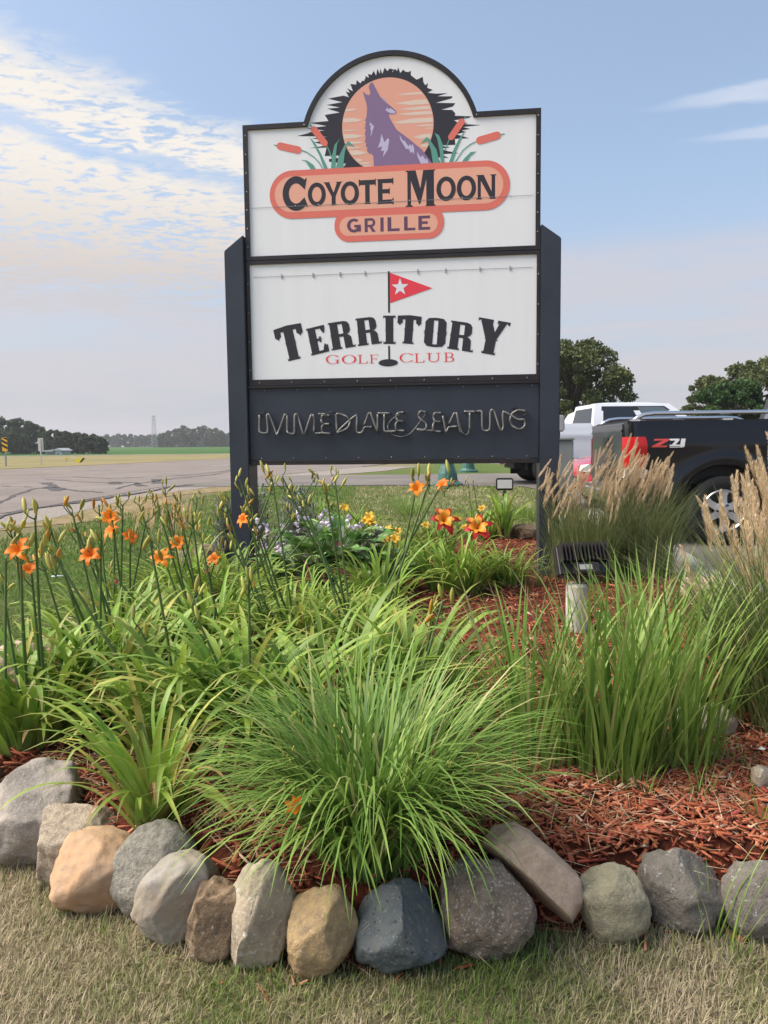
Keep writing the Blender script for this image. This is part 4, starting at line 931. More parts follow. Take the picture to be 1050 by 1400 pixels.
# decal on the bed side
def decal(polys, m, dy):
    mb = MB()
    for k_, p in enumerate(polys):
        v = [(x, -(byf(x, z)+dy+.0004*k_), z) for x, z in p]; mb.add(v, [tuple(range(len(p)))])
    mb.build('decal', m, black)
M_dred = mat('decal_red', (.65,.07,.06), rough=.4); M_dwh = mat('decal_silver', (.75,.75,.76), rough=.4)
def dz_(pts): return [(.305+x*.29, 1.13+z*.095) for x, z in pts]
decal([dz_([(-.02,.80),(.04,1),(.62,1),(.56,.80)]), dz_([(.36,.82),(.60,.82),(.20,.18),(-.06,.18)]), dz_([(-.10,0),(-.05,.2),(.52,.2),(.48,0)])], M_dred, .006)
decal([dz_([(.58,1),(.64,.78),(.98,.78),(.98,1)]), dz_([(.84,.8),(.98,.8),(.78,.15),(.64,.15)]), dz_([(.60,.30),(.60,.12),(1.18,.12),(1.18,.30)]), dz_([(1.05,1),(1.22,1),(1.16,0),(.99,0)]), dz_([(.60,.06),(.60,-.05),(1.10,-.05),(1.10,.06)])], M_dwh, .006)
white, _w = pickup('pickup_truck', (2.80, 18.6, h(18.6)+.016), R(3), M_whitepaint, 'white crew cab pickup truck parked beyond the black one', Lb=2.05, xa=1.05, cabL=2.5, zr=1.40, zroof=1.92, cover=False, rails=False)

def car(name, loc, yaw, paint, label, H=1.45, L_=4.6, cat='car'):
    t = empty(name, loc, yaw, label, cat); hw = .9
    # stations along x (0 rear .. L front): half width, sill, belt height
    st = [(0,.74,.45,.80),(.15,.82,.35,.95),(.7,.89,.30,.98),(1.6,.90,.28,.96),(2.6,.90,.28,.95),(3.3,.90,.28,.96),(3.9,.87,.30,.90),(4.35,.78,.34,.80),(4.55,.62,.40,.70)]
    mb = MB(); prof = [(-1,0),(-1.02,.35),(-1.0,.7),(-.93,.95),(-.6,1.03),(0,1.06),(.6,1.03),(.93,.95),(1.0,.7),(1.02,.35),(1,0)]; v = []
    for (x, w, z0, z1) in st:
        for (a, b) in prof: v.append((x*L_/4.6, w*a, z0+(z1-z0)*b))
    n = len(prof); f = [(i*n+j, i*n+j+1, (i+1)*n+j+1, (i+1)*n+j) for i in range(len(st)-1) for j in range(n-1)]
    f += [tuple(range(n))[::-1], tuple((len(st)-1)*n+j for j in range(n))]
    me = mb.add(v, f).me('body', paint, True); b = obj('body', me, t); md = b.modifiers.new('sub', 'SUBSURF'); md.levels = md.render_levels = 2
    gh = [(.35,.72,.95),(.95,.70,H-.06),(1.5,.68,H),(2.3,.68,H),(2.7,.69,H-.08),(3.45,.74,.95)]; v = []
    for (x, w, z) in gh:
        for (a, q) in ((-1,.0),(-.97,.3),(-.9,.8),(-.8,.98),(0,1.03),(.8,.98),(.9,.8),(.97,.3),(1,0)): v.append((x*L_/4.6, a*(w+.12*(1-q)), .92+(z-.92)*q))
    n = 9; f = [(i*n+j, i*n+j+1, (i+1)*n+j+1, (i+1)*n+j) for i in range(5) for j in range(8)]
    g_ = obj('roof', MB().add(v, f).me('roof', paint, True), t)
    def quad(nm, pts, m_): obj(nm, mk(nm, pts, [tuple(range(len(pts)))], m_), t)
    s = L_/4.6
    for q in (-1, 1):
        quad('window', [(.85*s, q*.80, 1.0), (1.95*s, q*.815, 1.0), (1.95*s, q*.712, H-.09), (1.15*s, q*.715, H-.12)], M_glass)
        quad('window', [(2.02*s, q*.815, 1.0), (3.1*s, q*.82, 1.0), (2.6*s, q*.735, H-.13), (2.02*s, q*.712, H-.09)], M_glass)
        hl = [(4.50*s, q*.52, .72), (4.42*s, q*.70, .74), (4.10*s, q*.855, .80), (4.02*s, q*.865, .70), (4.38*s, q*.79, .62), (4.54*s, q*.54, .62)]
        o = obj('headlight', mk('headlight', [(p[0]+.03, p[1]*1.03, p[2]+.02) for p in hl]+[(p[0]-.06, p[1]*.95, p[2]) for p in hl], [tuple(range(6)), *[(i, (i+1) % 6, (i+1) % 6+6, i+6) for i in range(6)]], M_lensw), t)
        for x in (.85*s, 3.75*s): wheel(t, (x, q*.80, .32), .32, .21, q, .2)
    quad('windshield', [(3.38*s, -.72, .98), (3.38*s, .72, .98), (2.74*s, .62, H-.09), (2.74*s, -.62, H-.09)], M_glass)
    MB().box(4.44*s, 4.62*s, -.5, .5, .36, .56).build('grille', M_blkpl, t, bevel=.03)
    return t
# the red car faces left, its tail hidden by the black pickup; heading -X
p = D(781, 640, 12.6); red = car('parked_car', (p.x+4.55, p.y+.5, h(12.6)+.016), R(180+4), M_redpaint, 'red car with chrome headlight peeking out behind the black tailgate', H=1.42)
for o in [c for c in red.children]: pass
red.scale = (1, 1, 1.02)
p = D(742, 600, 24.5); wc = car('parked_car', (p.x, p.y, h(24.5)+.016), R(4), M_whitepaint, 'white car roof showing over the white pickup bed', H=2.0, L_=4.9)

# ================================================================== small fixtures
M_ubox = mat('utility_grey_green', (.30,.33,.32), col2=(.26,.29,.28), scale=5, rough=.55); M_ugrey = mat('conduit_grey', (.36,.36,.35), rough=.6)
p = D(770, 690, 8.2); ub = empty('utility_pedestal', (p.x, p.y, .15), R(-5), 'grey electrical box on a post with a meter head, beside the right sign post', 'electrical box')
k = 8.2/FPX; zA = EYE+(606-598)*k-.15; zB = EYE+(606-668)*k-.15
MB().box(-.13, .095, -.06, .09, zB, zA).build('box', M_ubox, ub, bevel=.008)
MB().box(-.125, .09, -.067, -.0605, zB+.03, zA-.09).build('box_door', M_ubox, ub, bevel=.003)
MB().box(-.14, .105, -.08, .10, zA+.001, zA+.02).build('box_lid', M_ubox, ub, bevel=.004)
MB().tube([(-.02, .02, -.3), (-.02, .02, zB-.001)], .03, 10).build('conduit', M_ugrey, ub, smooth=True)
MB().box(-.11, .10, -.05, .05, zB-.22, zB-.03).build('junction_box', M_ugrey, ub, bevel=.01)
MB().tube([(-.06, .0, zA+.021), (-.06, .0, zA+.09)], .02, 8).build('meter_neck', M_blkpl, ub)
MB().box(-.12, .0, -.06, .06, zA+.09, zA+.27).build('meter_head', mat('meter_grey', (.45,.45,.46), rough=.4), ub, bevel=.015)

# floodlight in the grass: finned back towards the viewer, on a pale concrete stub
M_fl = mat('floodlight_black', (.022,.018,.018), rough=.5, bump=.1, bscale=80)
M_stub = mat('pale_concrete_stub', (.55,.53,.48), col2=(.42,.40,.36), scale=14, rough=.85, bump=.2, bscale=60)
Yf = 4.35; pc = D(797, 765, Yf); fl = empty('floodlight', (pc.x, pc.y, .15), R(2), 'black finned floodlight on a pale stub, turned towards the sign', 'floodlight')
k = Yf/FPX; zc_ = pc.z-.15
MB().lathe([(.0, -.1), (.062, -.1), (.062, EYE+(608-800)*k-.155), (.055, EYE+(608-798)*k-.15), (0, EYE+(608-797)*k-.15)], 20, c=(-.035, 0, 0)).build('stub', M_stub, fl, smooth=False)
zs_ = EYE+(608-797)*k-.15
MB().tube([(-.02, 0, zs_), (-.02, 0, zc_-.05)], .018, 10).build('neck', M_fl, fl, smooth=True)
head = empty('lamp_head', (0, 0, zc_), 0); head.parent = fl; head.rotation_euler = (R(-28), 0, R(4))
W_ = .155; Hh = .095
MB().box(-W_, W_, .0, .07, -Hh, Hh).build('housing', M_fl, head, bevel=.012, seg=3)
MB().box(-W_+.02, W_-.02, .0705, .074, -Hh+.02, Hh-.02).build('lens', M_lensw, head)
for i in range(13):
    x = -W_+.02+i*(2*W_-.04)/12; MB().poly([(0,0)]*0 or [(x-.0035,-.02),(x+.0035,-.02),(x+.0035,Hh-.004),(x-.0035,Hh-.004)], -.055, -.0005).build('fin', M_fl, head)
MB().box(-.075, .075, -.045, -.001, -Hh+.002, -.03).build('driver_box', M_fl, head, bevel=.005)
MB().box(-.045, .03, -.0465, -.0455, -Hh+.02, -.045).build('rating_label', mat('label_grey', (.35,.35,.34), rough=.6), head)
for s_ in (-1, 1): MB().tube([(s_*.05, -.02, -Hh+.01), (s_*.02, -.01, -Hh-.05)], .012, 8).build('bracket_arm', M_fl, fl, loc=(0,0,zc_))
# the second floodlight, seen from the front behind the bed
Y2 = 9.2; p = D(690, 662, Y2); f2 = empty('floodlight', (p.x, p.y, .1), R(-6), 'small floodlight with white lens on a post, behind the sign', 'floodlight')
k = Y2/FPX; zc_ = p.z-.1
MB().box(-.105, .105, .0, .06, zc_-.075, zc_+.075).build('housing', M_fl, f2, bevel=.012)
MB().box(-.088, .088, -.004, -.0005, zc_-.05, zc_+.055).build('lens', mat('flood_lens_white', (.7,.71,.74), rough=.2), f2)
MB().tube([(0, .03, -.2), (0, .03, zc_-.17)], .03, 10).build('post', M_fl, f2, smooth=True)
MB().tube([(0, .03, zc_-.17), (.0, .03, zc_-.08)], .022, 10).build('knuckle', M_fl, f2, smooth=True)

# green cast pedestal seen under the sign and its twin further right
M_grn = mat('green_cast_iron', (.05,.15,.12), col2=(.035,.10,.085), scale=20, rough=.45)
for pxx, Y, ht, lab in ((612, 17.7, 1.05, 'dark green ornamental pedestal standing on the lawn behind the sign'), (640, 27, 1.2, 'farther green pedestal by the driveway, half hidden under the sign')):
    p = D(pxx, 650, Y); pd = empty('lamp_pedestal', (p.x, p.y, h(Y)), 0, lab, 'pedestal')
    MB().lathe([(0,0),(.36,0),(.36,.06),(.27,.10),(.24,.14),(.22,.3),(.16,.5),(.15,.55),(.19,.58),(.19,.62),(.14,.66),(.12,.8)], 16).build('base', M_grn, pd, smooth=False)
    MB().lathe([(.12,.8),(.10,ht),(.13,ht+.04),(.13,ht+.1),(0,ht+.16)], 16).build('shaft', M_grn, pd, smooth=False)
p = G(81, 797, .05); lt = MB().tube([(-.065,0,.012),(.0,.004,.013),(.07,.012,.012)], .007, 8).build('plastic_tube', mat('white_plastic', (.7,.72,.75), rough=.5), None, smooth=True, loc=(p.x, p.y, h(p.y)+.02), rot=(0,0,.15))
sset(lt, 'short white plastic tube lying on the lawn', 'litter')

# ================================================================== boulders along the bed
def stone_mesh(name, m, dims, seed, cuts=(), rough=.10, tip=0.0, sub=5, chips=3):
    """rounded boulder: ball pulled to size, dented by broad noise, planed by cuts ((normal), distance as a share of the radius)"""
    from mathutils import noise as mn
    bm = bmesh.new(); bmesh.ops.create_icosphere(bm, subdivisions=sub, radius=1.0)
    off = Vector((seed*3.1, seed*1.7, seed*.9)); g = random.Random(seed)
    cl_ = [(Vector(nv).normalized(), dist) for nv, dist in cuts]
    for _ in range(chips):
        cl_.append((Vector((g.uniform(-1,1), g.uniform(-1,.4), g.uniform(-.4,1))).normalized(), g.uniform(.80,.93)))
    for v in bm.verts:
        d = v.co.normalized(); p = d.copy()
        n1 = mn.noise(d*1.2+off); n2 = mn.noise(d*2.6+off*1.3); n3 = mn.noise(d*6+off); n4 = mn.noise(d*14+off)
        p *= 1+rough*2.2*n1+rough*1.2*n2+rough*.35*n3+rough*.16*n4
        # squarer than a ball
        e = .82; q = Vector([math.copysign(abs(c)**e, c) for c in p]); p = q
        for (nv, dist) in cl_:
            o_ = p.dot(nv)-dist
            if o_ > 0: p -= nv*o_*(.96)
        p *= 1+.035*mn.noise(d*5+off*2)+.018*mn.noise(d*13+off)+.009*mn.noise(d*30+off)
        p.x *= 1-tip*p.z
        v.co = Vector((p.x*dims[0], p.y*dims[1], p.z*dims[2]))
    me = bpy.data.meshes.new(name); bm.to_mesh(me); bm.free()
    me.materials.append(m); me.polygons.foreach_set('use_smooth', [True]*len(me.polygons)); return me
def smat(nm, a, b, sc=14, sp=None, rough=.85, bump=.35, bs=70):
    sp = [(c, s_*2.6, th-.02) for c, s_, th in sp]
    return mat('stone_'+nm, (a[0]*1.10, a[1]*1.03, a[2]*.92), col2=(b[0]*.86, b[1]*.80, b[2]*.72), scale=sc*1.6, detail=10, rough=rough, spec=.25, bump=min(1, bump*1.7), bscale=bs*1.5, speck=sp, bdist=.008)
SM = dict(
 lilac=smat('lilac_grey', (.36,.34,.33), (.25,.235,.225), 9, [((.44,.41,.39), 60, .62)]),
 pale=smat('pale_granite', (.42,.37,.31), (.31,.27,.23), 30, [((.16,.14,.12), 110, .63), ((.55,.51,.45), 80, .64)], bump=.6),
 orange=smat('orange', (.45,.30,.195), (.44,.33,.25), 6, [((.30,.28,.27), 26, .66)], bump=.22),
 grain=smat('grainy_grey', (.34,.34,.32), (.25,.25,.235), 40, [((.16,.16,.15), 140, .62), ((.46,.45,.43), 120, .66)], bump=.7),
 smoothg=smat('smooth_grey', (.30,.30,.30), (.36,.31,.25), 5, [((.22,.22,.22), 40, .64)], bump=.2),
 brown=smat('brown', (.24,.18,.125), (.15,.115,.09), 10, [((.32,.27,.22), 30, .63)], bump=.5),
 tan=smat('streaky_tan', (.42,.38,.31), (.30,.27,.235), 7, [((.52,.48,.42), 22, .62)], bump=.4),
 yellow=smat('yellowish', (.44,.33,.185), (.36,.28,.19), 20, [((.55,.47,.34), 70, .64), ((.26,.2,.13), 90, .66)], bump=.5),
 blue=smat('blue_slate', (.075,.10,.125), (.15,.17,.18), 8, [((.24,.25,.25), 60, .62), ((.04,.05,.06), 30, .64)], rough=.6, bump=.2),
 speck=smat('speckled_brown', (.30,.25,.21), (.21,.175,.15), 26, [((.50,.45,.40), 55, .60), ((.12,.10,.09), 90, .66)], bump=.8),
 pink=smat('pink_granite', (.64,.49,.39), (.62,.47,.38), 30, [((.58,.48,.41), 110, .62), ((.26,.20,.17), 120, .66)], bump=.5),
 green=smat('greenish_tan', (.36,.34,.25), (.27,.26,.20), 12, [((.46,.44,.36), 70, .62), ((.19,.19,.15), 80, .64)], bump=.5),
 lichen=smat('lichened_dark', (.15,.143,.135), (.24,.23,.22), 12, [((.42,.41,.39), 20, .64), ((.06,.06,.06), 60, .64)], bump=.7),
 beige=smat('beige', (.50,.41,.32), (.42,.35,.28), 16, [((.6,.52,.43), 60, .64)], bump=.4))
stone_xy = []
def boulder(name, m, cx, ybot, w, hgt, label, seed, tilt=0, depth=.85, cuts=(), z0=0.0, tip=0.0, rough=.10, cat='boulder', sink=.06, group='fieldstones edging the bed'):
    b = G(cx, ybot-hgt*.10, z0); dist = (b-CAM).length; k = dist/FPX
    hx = w*k/2*.88; hz = hgt*k/2*.80; hy = hx*depth
    o = obj(name, stone_mesh(name, SM[m], (hx, hy, hz), seed, cuts, rough, tip), None, (b.x, b.y+hy*.55, z0+hz*(1-sink)), (0, R(tilt), R(random.uniform(-12,12)) if not cuts else 0))
    sset(o, label, cat, group); stone_xy.append((b.x, b.y+hy*.5, hx)); return o
boulder('boulder', 'lilac', 32, 1200, 122, 138, 'large grey boulder with flat top at the left end of the stone row', 1, 0, 1.0, [((.2,-.5,.85),.78)])
boulder('boulder', 'pale', 96, 1230, 116, 112, 'pale grainy granite boulder between the big grey one and the orange one', 2, 0, .9, [((0,-.2,1),.75),((-1,-.3,.1),.8)])
boulder('boulder', 'orange', 122, 1262, 112, 108, 'smooth orange boulder with dark flecks', 3, 8, .9, [((-.5,-.6,.4),.85)], rough=.06)
boulder('boulder', 'grain', 208, 1275, 104, 140, 'leaning grainy grey boulder beside the orange one', 4, 34, .75, [((-.6,-.8,.2),.8)], rough=.06)
boulder('boulder', 'smoothg', 240, 1310, 100, 140, 'smooth grey boulder leaning in front of the grainy one', 5, 42, .75, [((.3,-.9,.1),.75)], rough=.07)
boulder('boulder', 'brown', 292, 1330, 74, 120, 'knobbly dark brown stone between grey and tan boulders', 6, 12, .8, [((0,-1,.1),.75)], rough=.16)
boulder('boulder', 'tan', 355, 1347, 88, 160, 'tall streaky grey tan stone standing upright', 7, 10, .75, [((.5,-.8,.3),.62),((-.8,-.5,.2),.75)], rough=.12, tip=.15)
boulder('boulder', 'yellow', 437, 1352, 88, 124, 'yellowish tan rounded stone under the fine leaved clump', 8, 14, .85, rough=.09)
boulder('boulder', 'blue', 545, 1352, 112, 132, 'dark blue grey boulder with peaked top', 9, 0, .8, [((-.5,-.5,.6),.66),((.7,-.4,.5),.66)], rough=.10, tip=.25)
boulder('boulder', 'speck', 670, 1328, 128, 136, 'round speckled brown boulder in front of the split one', 10, 0, .9, [((.2,-.9,.4),.80),((-.5,-.3,.8),.82)], rough=.09)
p = G(738, 1300, 0); split = obj('boulder', stone_mesh('boulder', SM['pink'], (.148, .105, .115), 11, [((0,0,-1),.02)], .05), None, (p.x-.015, p.y+.09, .125), (R(-24), R(46), R(0)))
sset(split, 'split pinkish half boulder with flat broken face, leaning on its neighbour', 'boulder', 'fieldstones edging the bed'); stone_xy.append((p.x, p.y+.08, .12))
boulder('boulder', 'green', 843, 1302, 92, 104, 'egg shaped greenish tan stone beside the split boulder', 12, -18, .8, rough=.05)
boulder('boulder', 'lichen', 942, 1288, 112, 106, 'dark boulder with white lichen and slanted top', 13, 14, .85, [((.45,-.35,.8),.6),((-.4,-.6,.6),.78)], rough=.10)
boulder('boulder', 'lichen', 1052, 1300, 92, 100, 'light speckled dark boulder cut off by the photo edge', 14, 0, .85, [((-.3,-.8,.5),.8)], rough=.08)
boulder('boulder', 'grain', 1150, 1310, 100, 110, 'grey boulder continuing the stone row outside the right photo edge', 15)
boulder('boulder', 'brown', -75, 1165, 110, 120, 'brown boulder continuing the stone row outside the left photo edge', 16)
boulder('rock', 'beige', 12, 985, 88, 105, 'pale beige rock behind the leftmost daylilies', 21, 0, .9, z0=.03)
boulder('rock', 'pale', 108, 905, 70, 62, 'pale rock glimpsed among daylily leaves by the lawn', 22, 0, .9, z0=.05)
boulder('rock', 'beige', 60, 930, 60, 60, 'beige rock next to the lawn edge', 26, 0, .9, z0=.04)
boulder('rock', 'smoothg', 246, 797, 52, 46, 'grey rock on the mulch edge left of the sign post', 23, 0, .9, z0=.08)
boulder('rock', 'brown', 278, 778, 44, 36, 'small brownish rock beside the left sign post', 24, 0, .9, z0=.08)
boulder('rock', 'smoothg', 972, 1014, 78, 50, 'half buried grey rock between grass clumps', 25, 0, .9, z0=.16, sink=.2)
boulder('rock', 'tan', 1044, 1085, 28, 36, 'small tan stone in the mulch at the right edge', 27, 0, .9, z0=.17)
boulder('rock', 'beige', 968, 832, 66, 50, 'beige block stone at the kerb end', 28, 0, .8, [((0,0,1),.6)], z0=.12)
boulder('rock', 'brown', 722, 742, 50, 28, 'low dark rock on the mulch beside the right sign post', 29, 0, .9, z0=.16)

# ================================================================== mulch bed
bed = [(-1.55,2.35),(-1.13,2.2)]
front = sorted([s for s in stone_xy[:16]], key=lambda s: s[0]); bed = [(s[0], s[1]) for s in front]
bed += [(1.75,1.95),(2.35,3.4),(2.38,4.4),(2.48,5.6),(2.78,7.8),(2.75,9.2),(1.6,9.7),(.4,9.6),(-.7,8.9),(-1.5,7.7),(-1.78,6.8),(-1.85,6.0),(-1.95,5.0),(-2.0,4.3),(-1.95,3.7),(-1.9,3.1),(-1.75,2.6)]
BP = np.array(bed)
BX0, BY0 = BP[:, 0], BP[:, 1]; BX1, BY1 = np.roll(BX0, -1), np.roll(BY0, -1); BSL = (BX1-BX0)/np.where(BY1 == BY0, 1e-9, BY1-BY0)
def in_bed(x, y):
    k = (BY0 > y) != (BY1 > y)
    return bool(np.count_nonzero(x < BX0[k]+(y-BY0[k])*BSL[k]) % 2)
A_ = BP; B_ = np.roll(BP, -1, 0); AB = B_-A_; AB2 = (AB**2).sum(1)
def bed_dist(x, y):
    P = np.array((x, y)); t = np.clip(((P-A_)*AB).sum(1)/AB2, 0, 1); d = A_+AB*t[:, None]-P; return float(np.sqrt((d**2).sum(1)).min())
from mathutils import noise as mnoise
def MZ(x, y):
    if not in_bed(x, y): return h(y)
    return h(y)+.004+(.172-h(y))*smooth01(bed_dist(x, y)/.14)+.018*mnoise.noise(Vector((x*4, y*4, 1)))+.010*mnoise.noise(Vector((x*14, y*14, 3)))
M_mulch = mat('mulch', (.15,.042,.024), col2=(.08,.025,.016), scale=30, detail=8, rough=.95, spec=.1, bump=1.0, bscale=60, bdist=.02)
gx = np.arange(-2.1, 2.9, .05); gy = np.arange(1.4, 9.8, .05); V = []; idx = {}; F = []
def vid(i, j):
    if (i, j) not in idx: x, y = gx[i], gy[j]; idx[(i, j)] = len(V); V.append((x, y, MZ(x, y)))
    return idx[(i, j)]
for i in range(len(gx)-1):
    for j in range(len(gy)-1):
        if in_bed(gx[i]+.025, gy[j]+.025): F.append((vid(i, j), vid(i+1, j), vid(i+1, j+1), vid(i, j+1)))
mulch = sset(obj('mulch_bed', mk('mulch_bed', V, F, M_mulch, True)), 'planting bed covered with red wood mulch', 'mulch bed', kind='structure')
# chips
M_chip = mat('mulch_chip', (.2,.05,.03), tint=[(.11,.032,.018),(.25,.070,.036),(.38,.115,.06),(.48,.18,.10),(.54,.40,.28)], rough=.85, spec=.15, bump=.5, bscale=60, stretch=(1,1,1))
M_chip1 = mat('mulch_chip_single', (.29,.088,.046), rough=.85, spec=.15, rand=.30, bump=.5, bscale=60)
def chip_boxes(P, L_, W_, T_, yaw, tilt, roll, tint):
    n = len(P); c = np.array([[x, y, z] for z in (-.5,.5) for x, y in ((-.5,-.5),(.5,-.5),(.5,.5),(-.5,.5))])
    c = np.repeat(c[None], n, 0).astype(float)
    c[:, :, 1] *= np.where(c[:, :, 0] > 0, np.repeat(rng.uniform(.2, 1.0, n)[:, None], 8, 1), 1)
    c[:, :, 0] *= L_[:, None]; c[:, :, 1] *= W_[:, None]; c[:, :, 2] *= T_[:, None]
    cr_, sr = np.cos(roll)[:, None], np.sin(roll)[:, None]; y = c[:, :, 1]*cr_-c[:, :, 2]*sr; z = c[:, :, 1]*sr+c[:, :, 2]*cr_; c[:, :, 1], c[:, :, 2] = y, z
    ct, st = np.cos(tilt)[:, None], np.sin(tilt)[:, None]; x = c[:, :, 0]*ct-c[:, :, 2]*st; z = c[:, :, 0]*st+c[:, :, 2]*ct; c[:, :, 0], c[:, :, 2] = x, z
    cy, sy = np.cos(yaw)[:, None], np.sin(yaw)[:, None]; x = c[:, :, 0]*cy-c[:, :, 1]*sy; y = c[:, :, 0]*sy+c[:, :, 1]*cy; c[:, :, 0], c[:, :, 1] = x, y
    V = (c+P[:, None]).reshape(-1, 3); q = np.array([(0,3,2,1),(4,5,6,7),(0,1,5,4),(1,2,6,5),(2,3,7,6),(3,0,4,7)])
    F = (np.arange(n)[:, None, None]*8+q[None]).reshape(-1, 4); return V, F, np.repeat(tint, 8)
pts = []
def scatter(n, x0, x1, y0, y1):
    k = 0
    while k < n:
        x, y = rng.uniform(x0, x1), rng.uniform(y0, y1)
        if in_bed(x, y): pts.append((x, y)); 
        k += 1
scatter(9000, .15, 1.5, 1.6, 2.7); scatter(3200, -1.6, .2, 1.6, 2.7); scatter(4200, .1, 1.7, 2.7, 4.2); scatter(2200, -1.9, .1, 2.7, 4.0); scatter(6500, -.2, 2.4, 4.0, 8.6); scatter(1200, -2.0, -.8, 4.5, 7.8)
for _ in range(900):
    x, y = rng.uniform(-1.2, 1.3), rng.uniform(1.4, 2.2)
    if not in_bed(x, y) and bed_dist(x, y) < abs(rng.normal(0, .05)): pts.append((x, y))
n = len(pts); P = np.array([(x, y, MZ(x, y)+.004) for x, y in pts]); P[:, 2] += rng.uniform(0, .012, n)
Lc = rng.gamma(2.2, .013, n)+.010; Wc = rng.uniform(.0015, .011, n)*np.clip(Lc/.04, .6, 1.5); Tc = rng.uniform(.002, .006, n)
V_, F2, T_ = chip_boxes(P, Lc, Wc, Tc, rng.uniform(0, 6.3, n), rng.normal(0, .28, n), rng.normal(0, .5, n), np.clip(rng.normal(.45, .26, n), 0, 1))
ch = obj('mulch_chips', mk_np('mulch_chips', V_, F2, M_chip, tint=T_), mulch); ch['kind'] = 'stuff'
chip_me = []
for k in range(8):
    V_, F2, T_ = chip_boxes(np.zeros((1, 3)), np.array([.06+.012*k]), np.array([.012+.002*(k % 4)]), np.array([.006]), np.zeros(1), np.zeros(1), np.zeros(1), np.ones(1))
    chip_me.append(mk_np('mulch_chip', V_, F2, M_chip1))
k = 0
while k < 260:
    x, y = rng.uniform(.2, 1.35), 1.68+abs(rng.normal(0, .38))
    if k % 6 == 0: x = rng.uniform(-1.4, .2)
    if not in_bed(x, y) or y > 3: continue
    obj('mulch_chip', chip_me[int(rng.integers(8))], mulch, (x, y, MZ(x, y)+.014), (rng.normal(0, .35), rng.normal(0, .22), rng.uniform(0, 6.3)), float(rng.uniform(.45, .9))); k += 1

# ================================================================== leaf and blade makers
def blades(n, base, az, L_, W_, lean, bend, power=1.6, segs=7, fold=0.0, tint=None, twist=None, wprof=None):
    """n arching blades; returns verts, quad faces, tint"""
    t = np.linspace(0, 1, segs+1); th = lean[:, None]+bend[:, None]*t[None]**power
    ds = L_[:, None]/segs; mid = .5*(th[:, 1:]+th[:, :-1])
    r_ = np.concatenate([np.zeros((n, 1)), np.cumsum(np.sin(mid)*ds, 1)], 1); z = np.concatenate([np.zeros((n, 1)), np.cumsum(np.cos(mid)*ds, 1)], 1)
    dirx, diry = np.cos(az)[:, None], np.sin(az)[:, None]
    wob = (twist if twist is not None else np.zeros(n))[:, None]*t[None]**1.5*L_[:, None]
    cx = base[:, 0:1]+r_*dirx-wob*diry; cy = base[:, 1:2]+r_*diry+wob*dirx; cz = base[:, 2:3]+z
    w = (np.minimum(1, .55+t*2.2)*np.clip(1-t, 0, 1)**.55) if wprof is None else wprof(t)
    w = np.maximum(w, .04)[None]*W_[:, None]*.5
    px_, py_ = -diry*w, dirx*w
    up = fold*w
    nx_, nz_ = -np.cos(th), np.sin(th)          # blade normal (rising side)
    L0 = np.stack([cx+px_-nx_*0, cy+py_, cz+up], 2); R0 = np.stack([cx-px_, cy-py_, cz+up], 2)
    if fold:
        C0 = np.stack([cx, cy, cz], 2); V = np.stack([L0, C0, R0], 2); m = 3
    else:
        V = np.stack([L0, R0], 2); m = 2
    V = V.reshape(n, -1, 3); per = (segs+1)*m; q = []
    for i in range(segs):
        for k in range(m-1): q.append((i*m+k, i*m+k+1, (i+1)*m+k+1, (i+1)*m+k))
    F = (np.arange(n)[:, None, None]*per+np.array(q)[None]).reshape(-1, 4)
    T = np.repeat(tint if tint is not None else np.full(n, .5), per)
    return V.reshape(-1, 3), F, T
def U(a, b, n): return rng.uniform(a, b, n)
M_lily = mat('daylily_leaf', (.19,.33,.045), col2=(.31,.42,.10), tint=[(.26,.34,.12),(.18,.31,.05),(.19,.33,.045),(.20,.34,.045),(.20,.34,.045),(.22,.35,.05),(.25,.36,.06),(.36,.30,.10)], lo=.45, hi=.85, scale=9, rough=.42, spec=.35, transl=.30, rand=.28)
M_lilyy = mat('daylily_leaf_yellowing', (.48,.42,.10), col2=(.26,.32,.07), scale=6, lo=.4, hi=.6, rough=.5, spec=.3, transl=.3, rand=.25)
M_dry = mat('dry_leaf', (.42,.28,.13), col2=(.30,.18,.08), scale=12, rough=.8, spec=.15, transl=.2, rand=.25)
M_stem = mat('flower_stem_green', (.075,.13,.035), col2=(.10,.155,.05), scale=9, rough=.55, spec=.3)
M_bud = mat('bud_yellow_green', (.40,.44,.10), col2=(.50,.42,.09), scale=22, rough=.5, transl=.2, rand=.3)
M_buds = mat('bud_orange', (.68,.28,.03), col2=(.50,.32,.06), scale=18, rough=.5, transl=.2, rand=.2)
M_or = mat('petal_orange', (.90,.22,.012), col2=(.93,.32,.03), scale=20, rough=.5, spec=.3, transl=.35, rand=.12)
M_wilt = mat('petal_wilted', (.55,.30,.16), col2=(.42,.16,.10), scale=20, rough=.7, transl=.3, rand=.2)
M_rd = mat('petal_red', (.40,.018,.008), col2=(.50,.04,.01), scale=20, rough=.5, transl=.3, rand=.15)
M_throat = mat('petal_orange_yellow', (.90,.36,.03), rough=.5, transl=.3)
M_yl = mat('petal_yellow', (.90,.55,.03), col2=(.92,.62,.08), scale=20, rough=.5, transl=.35, rand=.1)
leaf_protos = []
for k in range(26):
    a = np.zeros(1); kink = k % 4 == 3
    V_, F2, T_ = blades(1, np.zeros((1, 3)), a, np.ones(1), np.array([.050+.009*(k % 3)]), np.array([.08+.55*rng.random()]), np.array([(1.9 if kink else .9)+(.8 if kink else 1.5)*rng.random()]), (3.2 if kink else 1.2)+1.4*rng.random(), 10, .35, np.ones(1), np.array([rng.normal(0, .12)]))
    leaf_protos.append((V_, F2))
def proto(m, tag): return [mk_np('leaf', v, f, m, True, np.repeat(np.linspace(0, 1, 11), 3)) for v, f in leaf_protos]
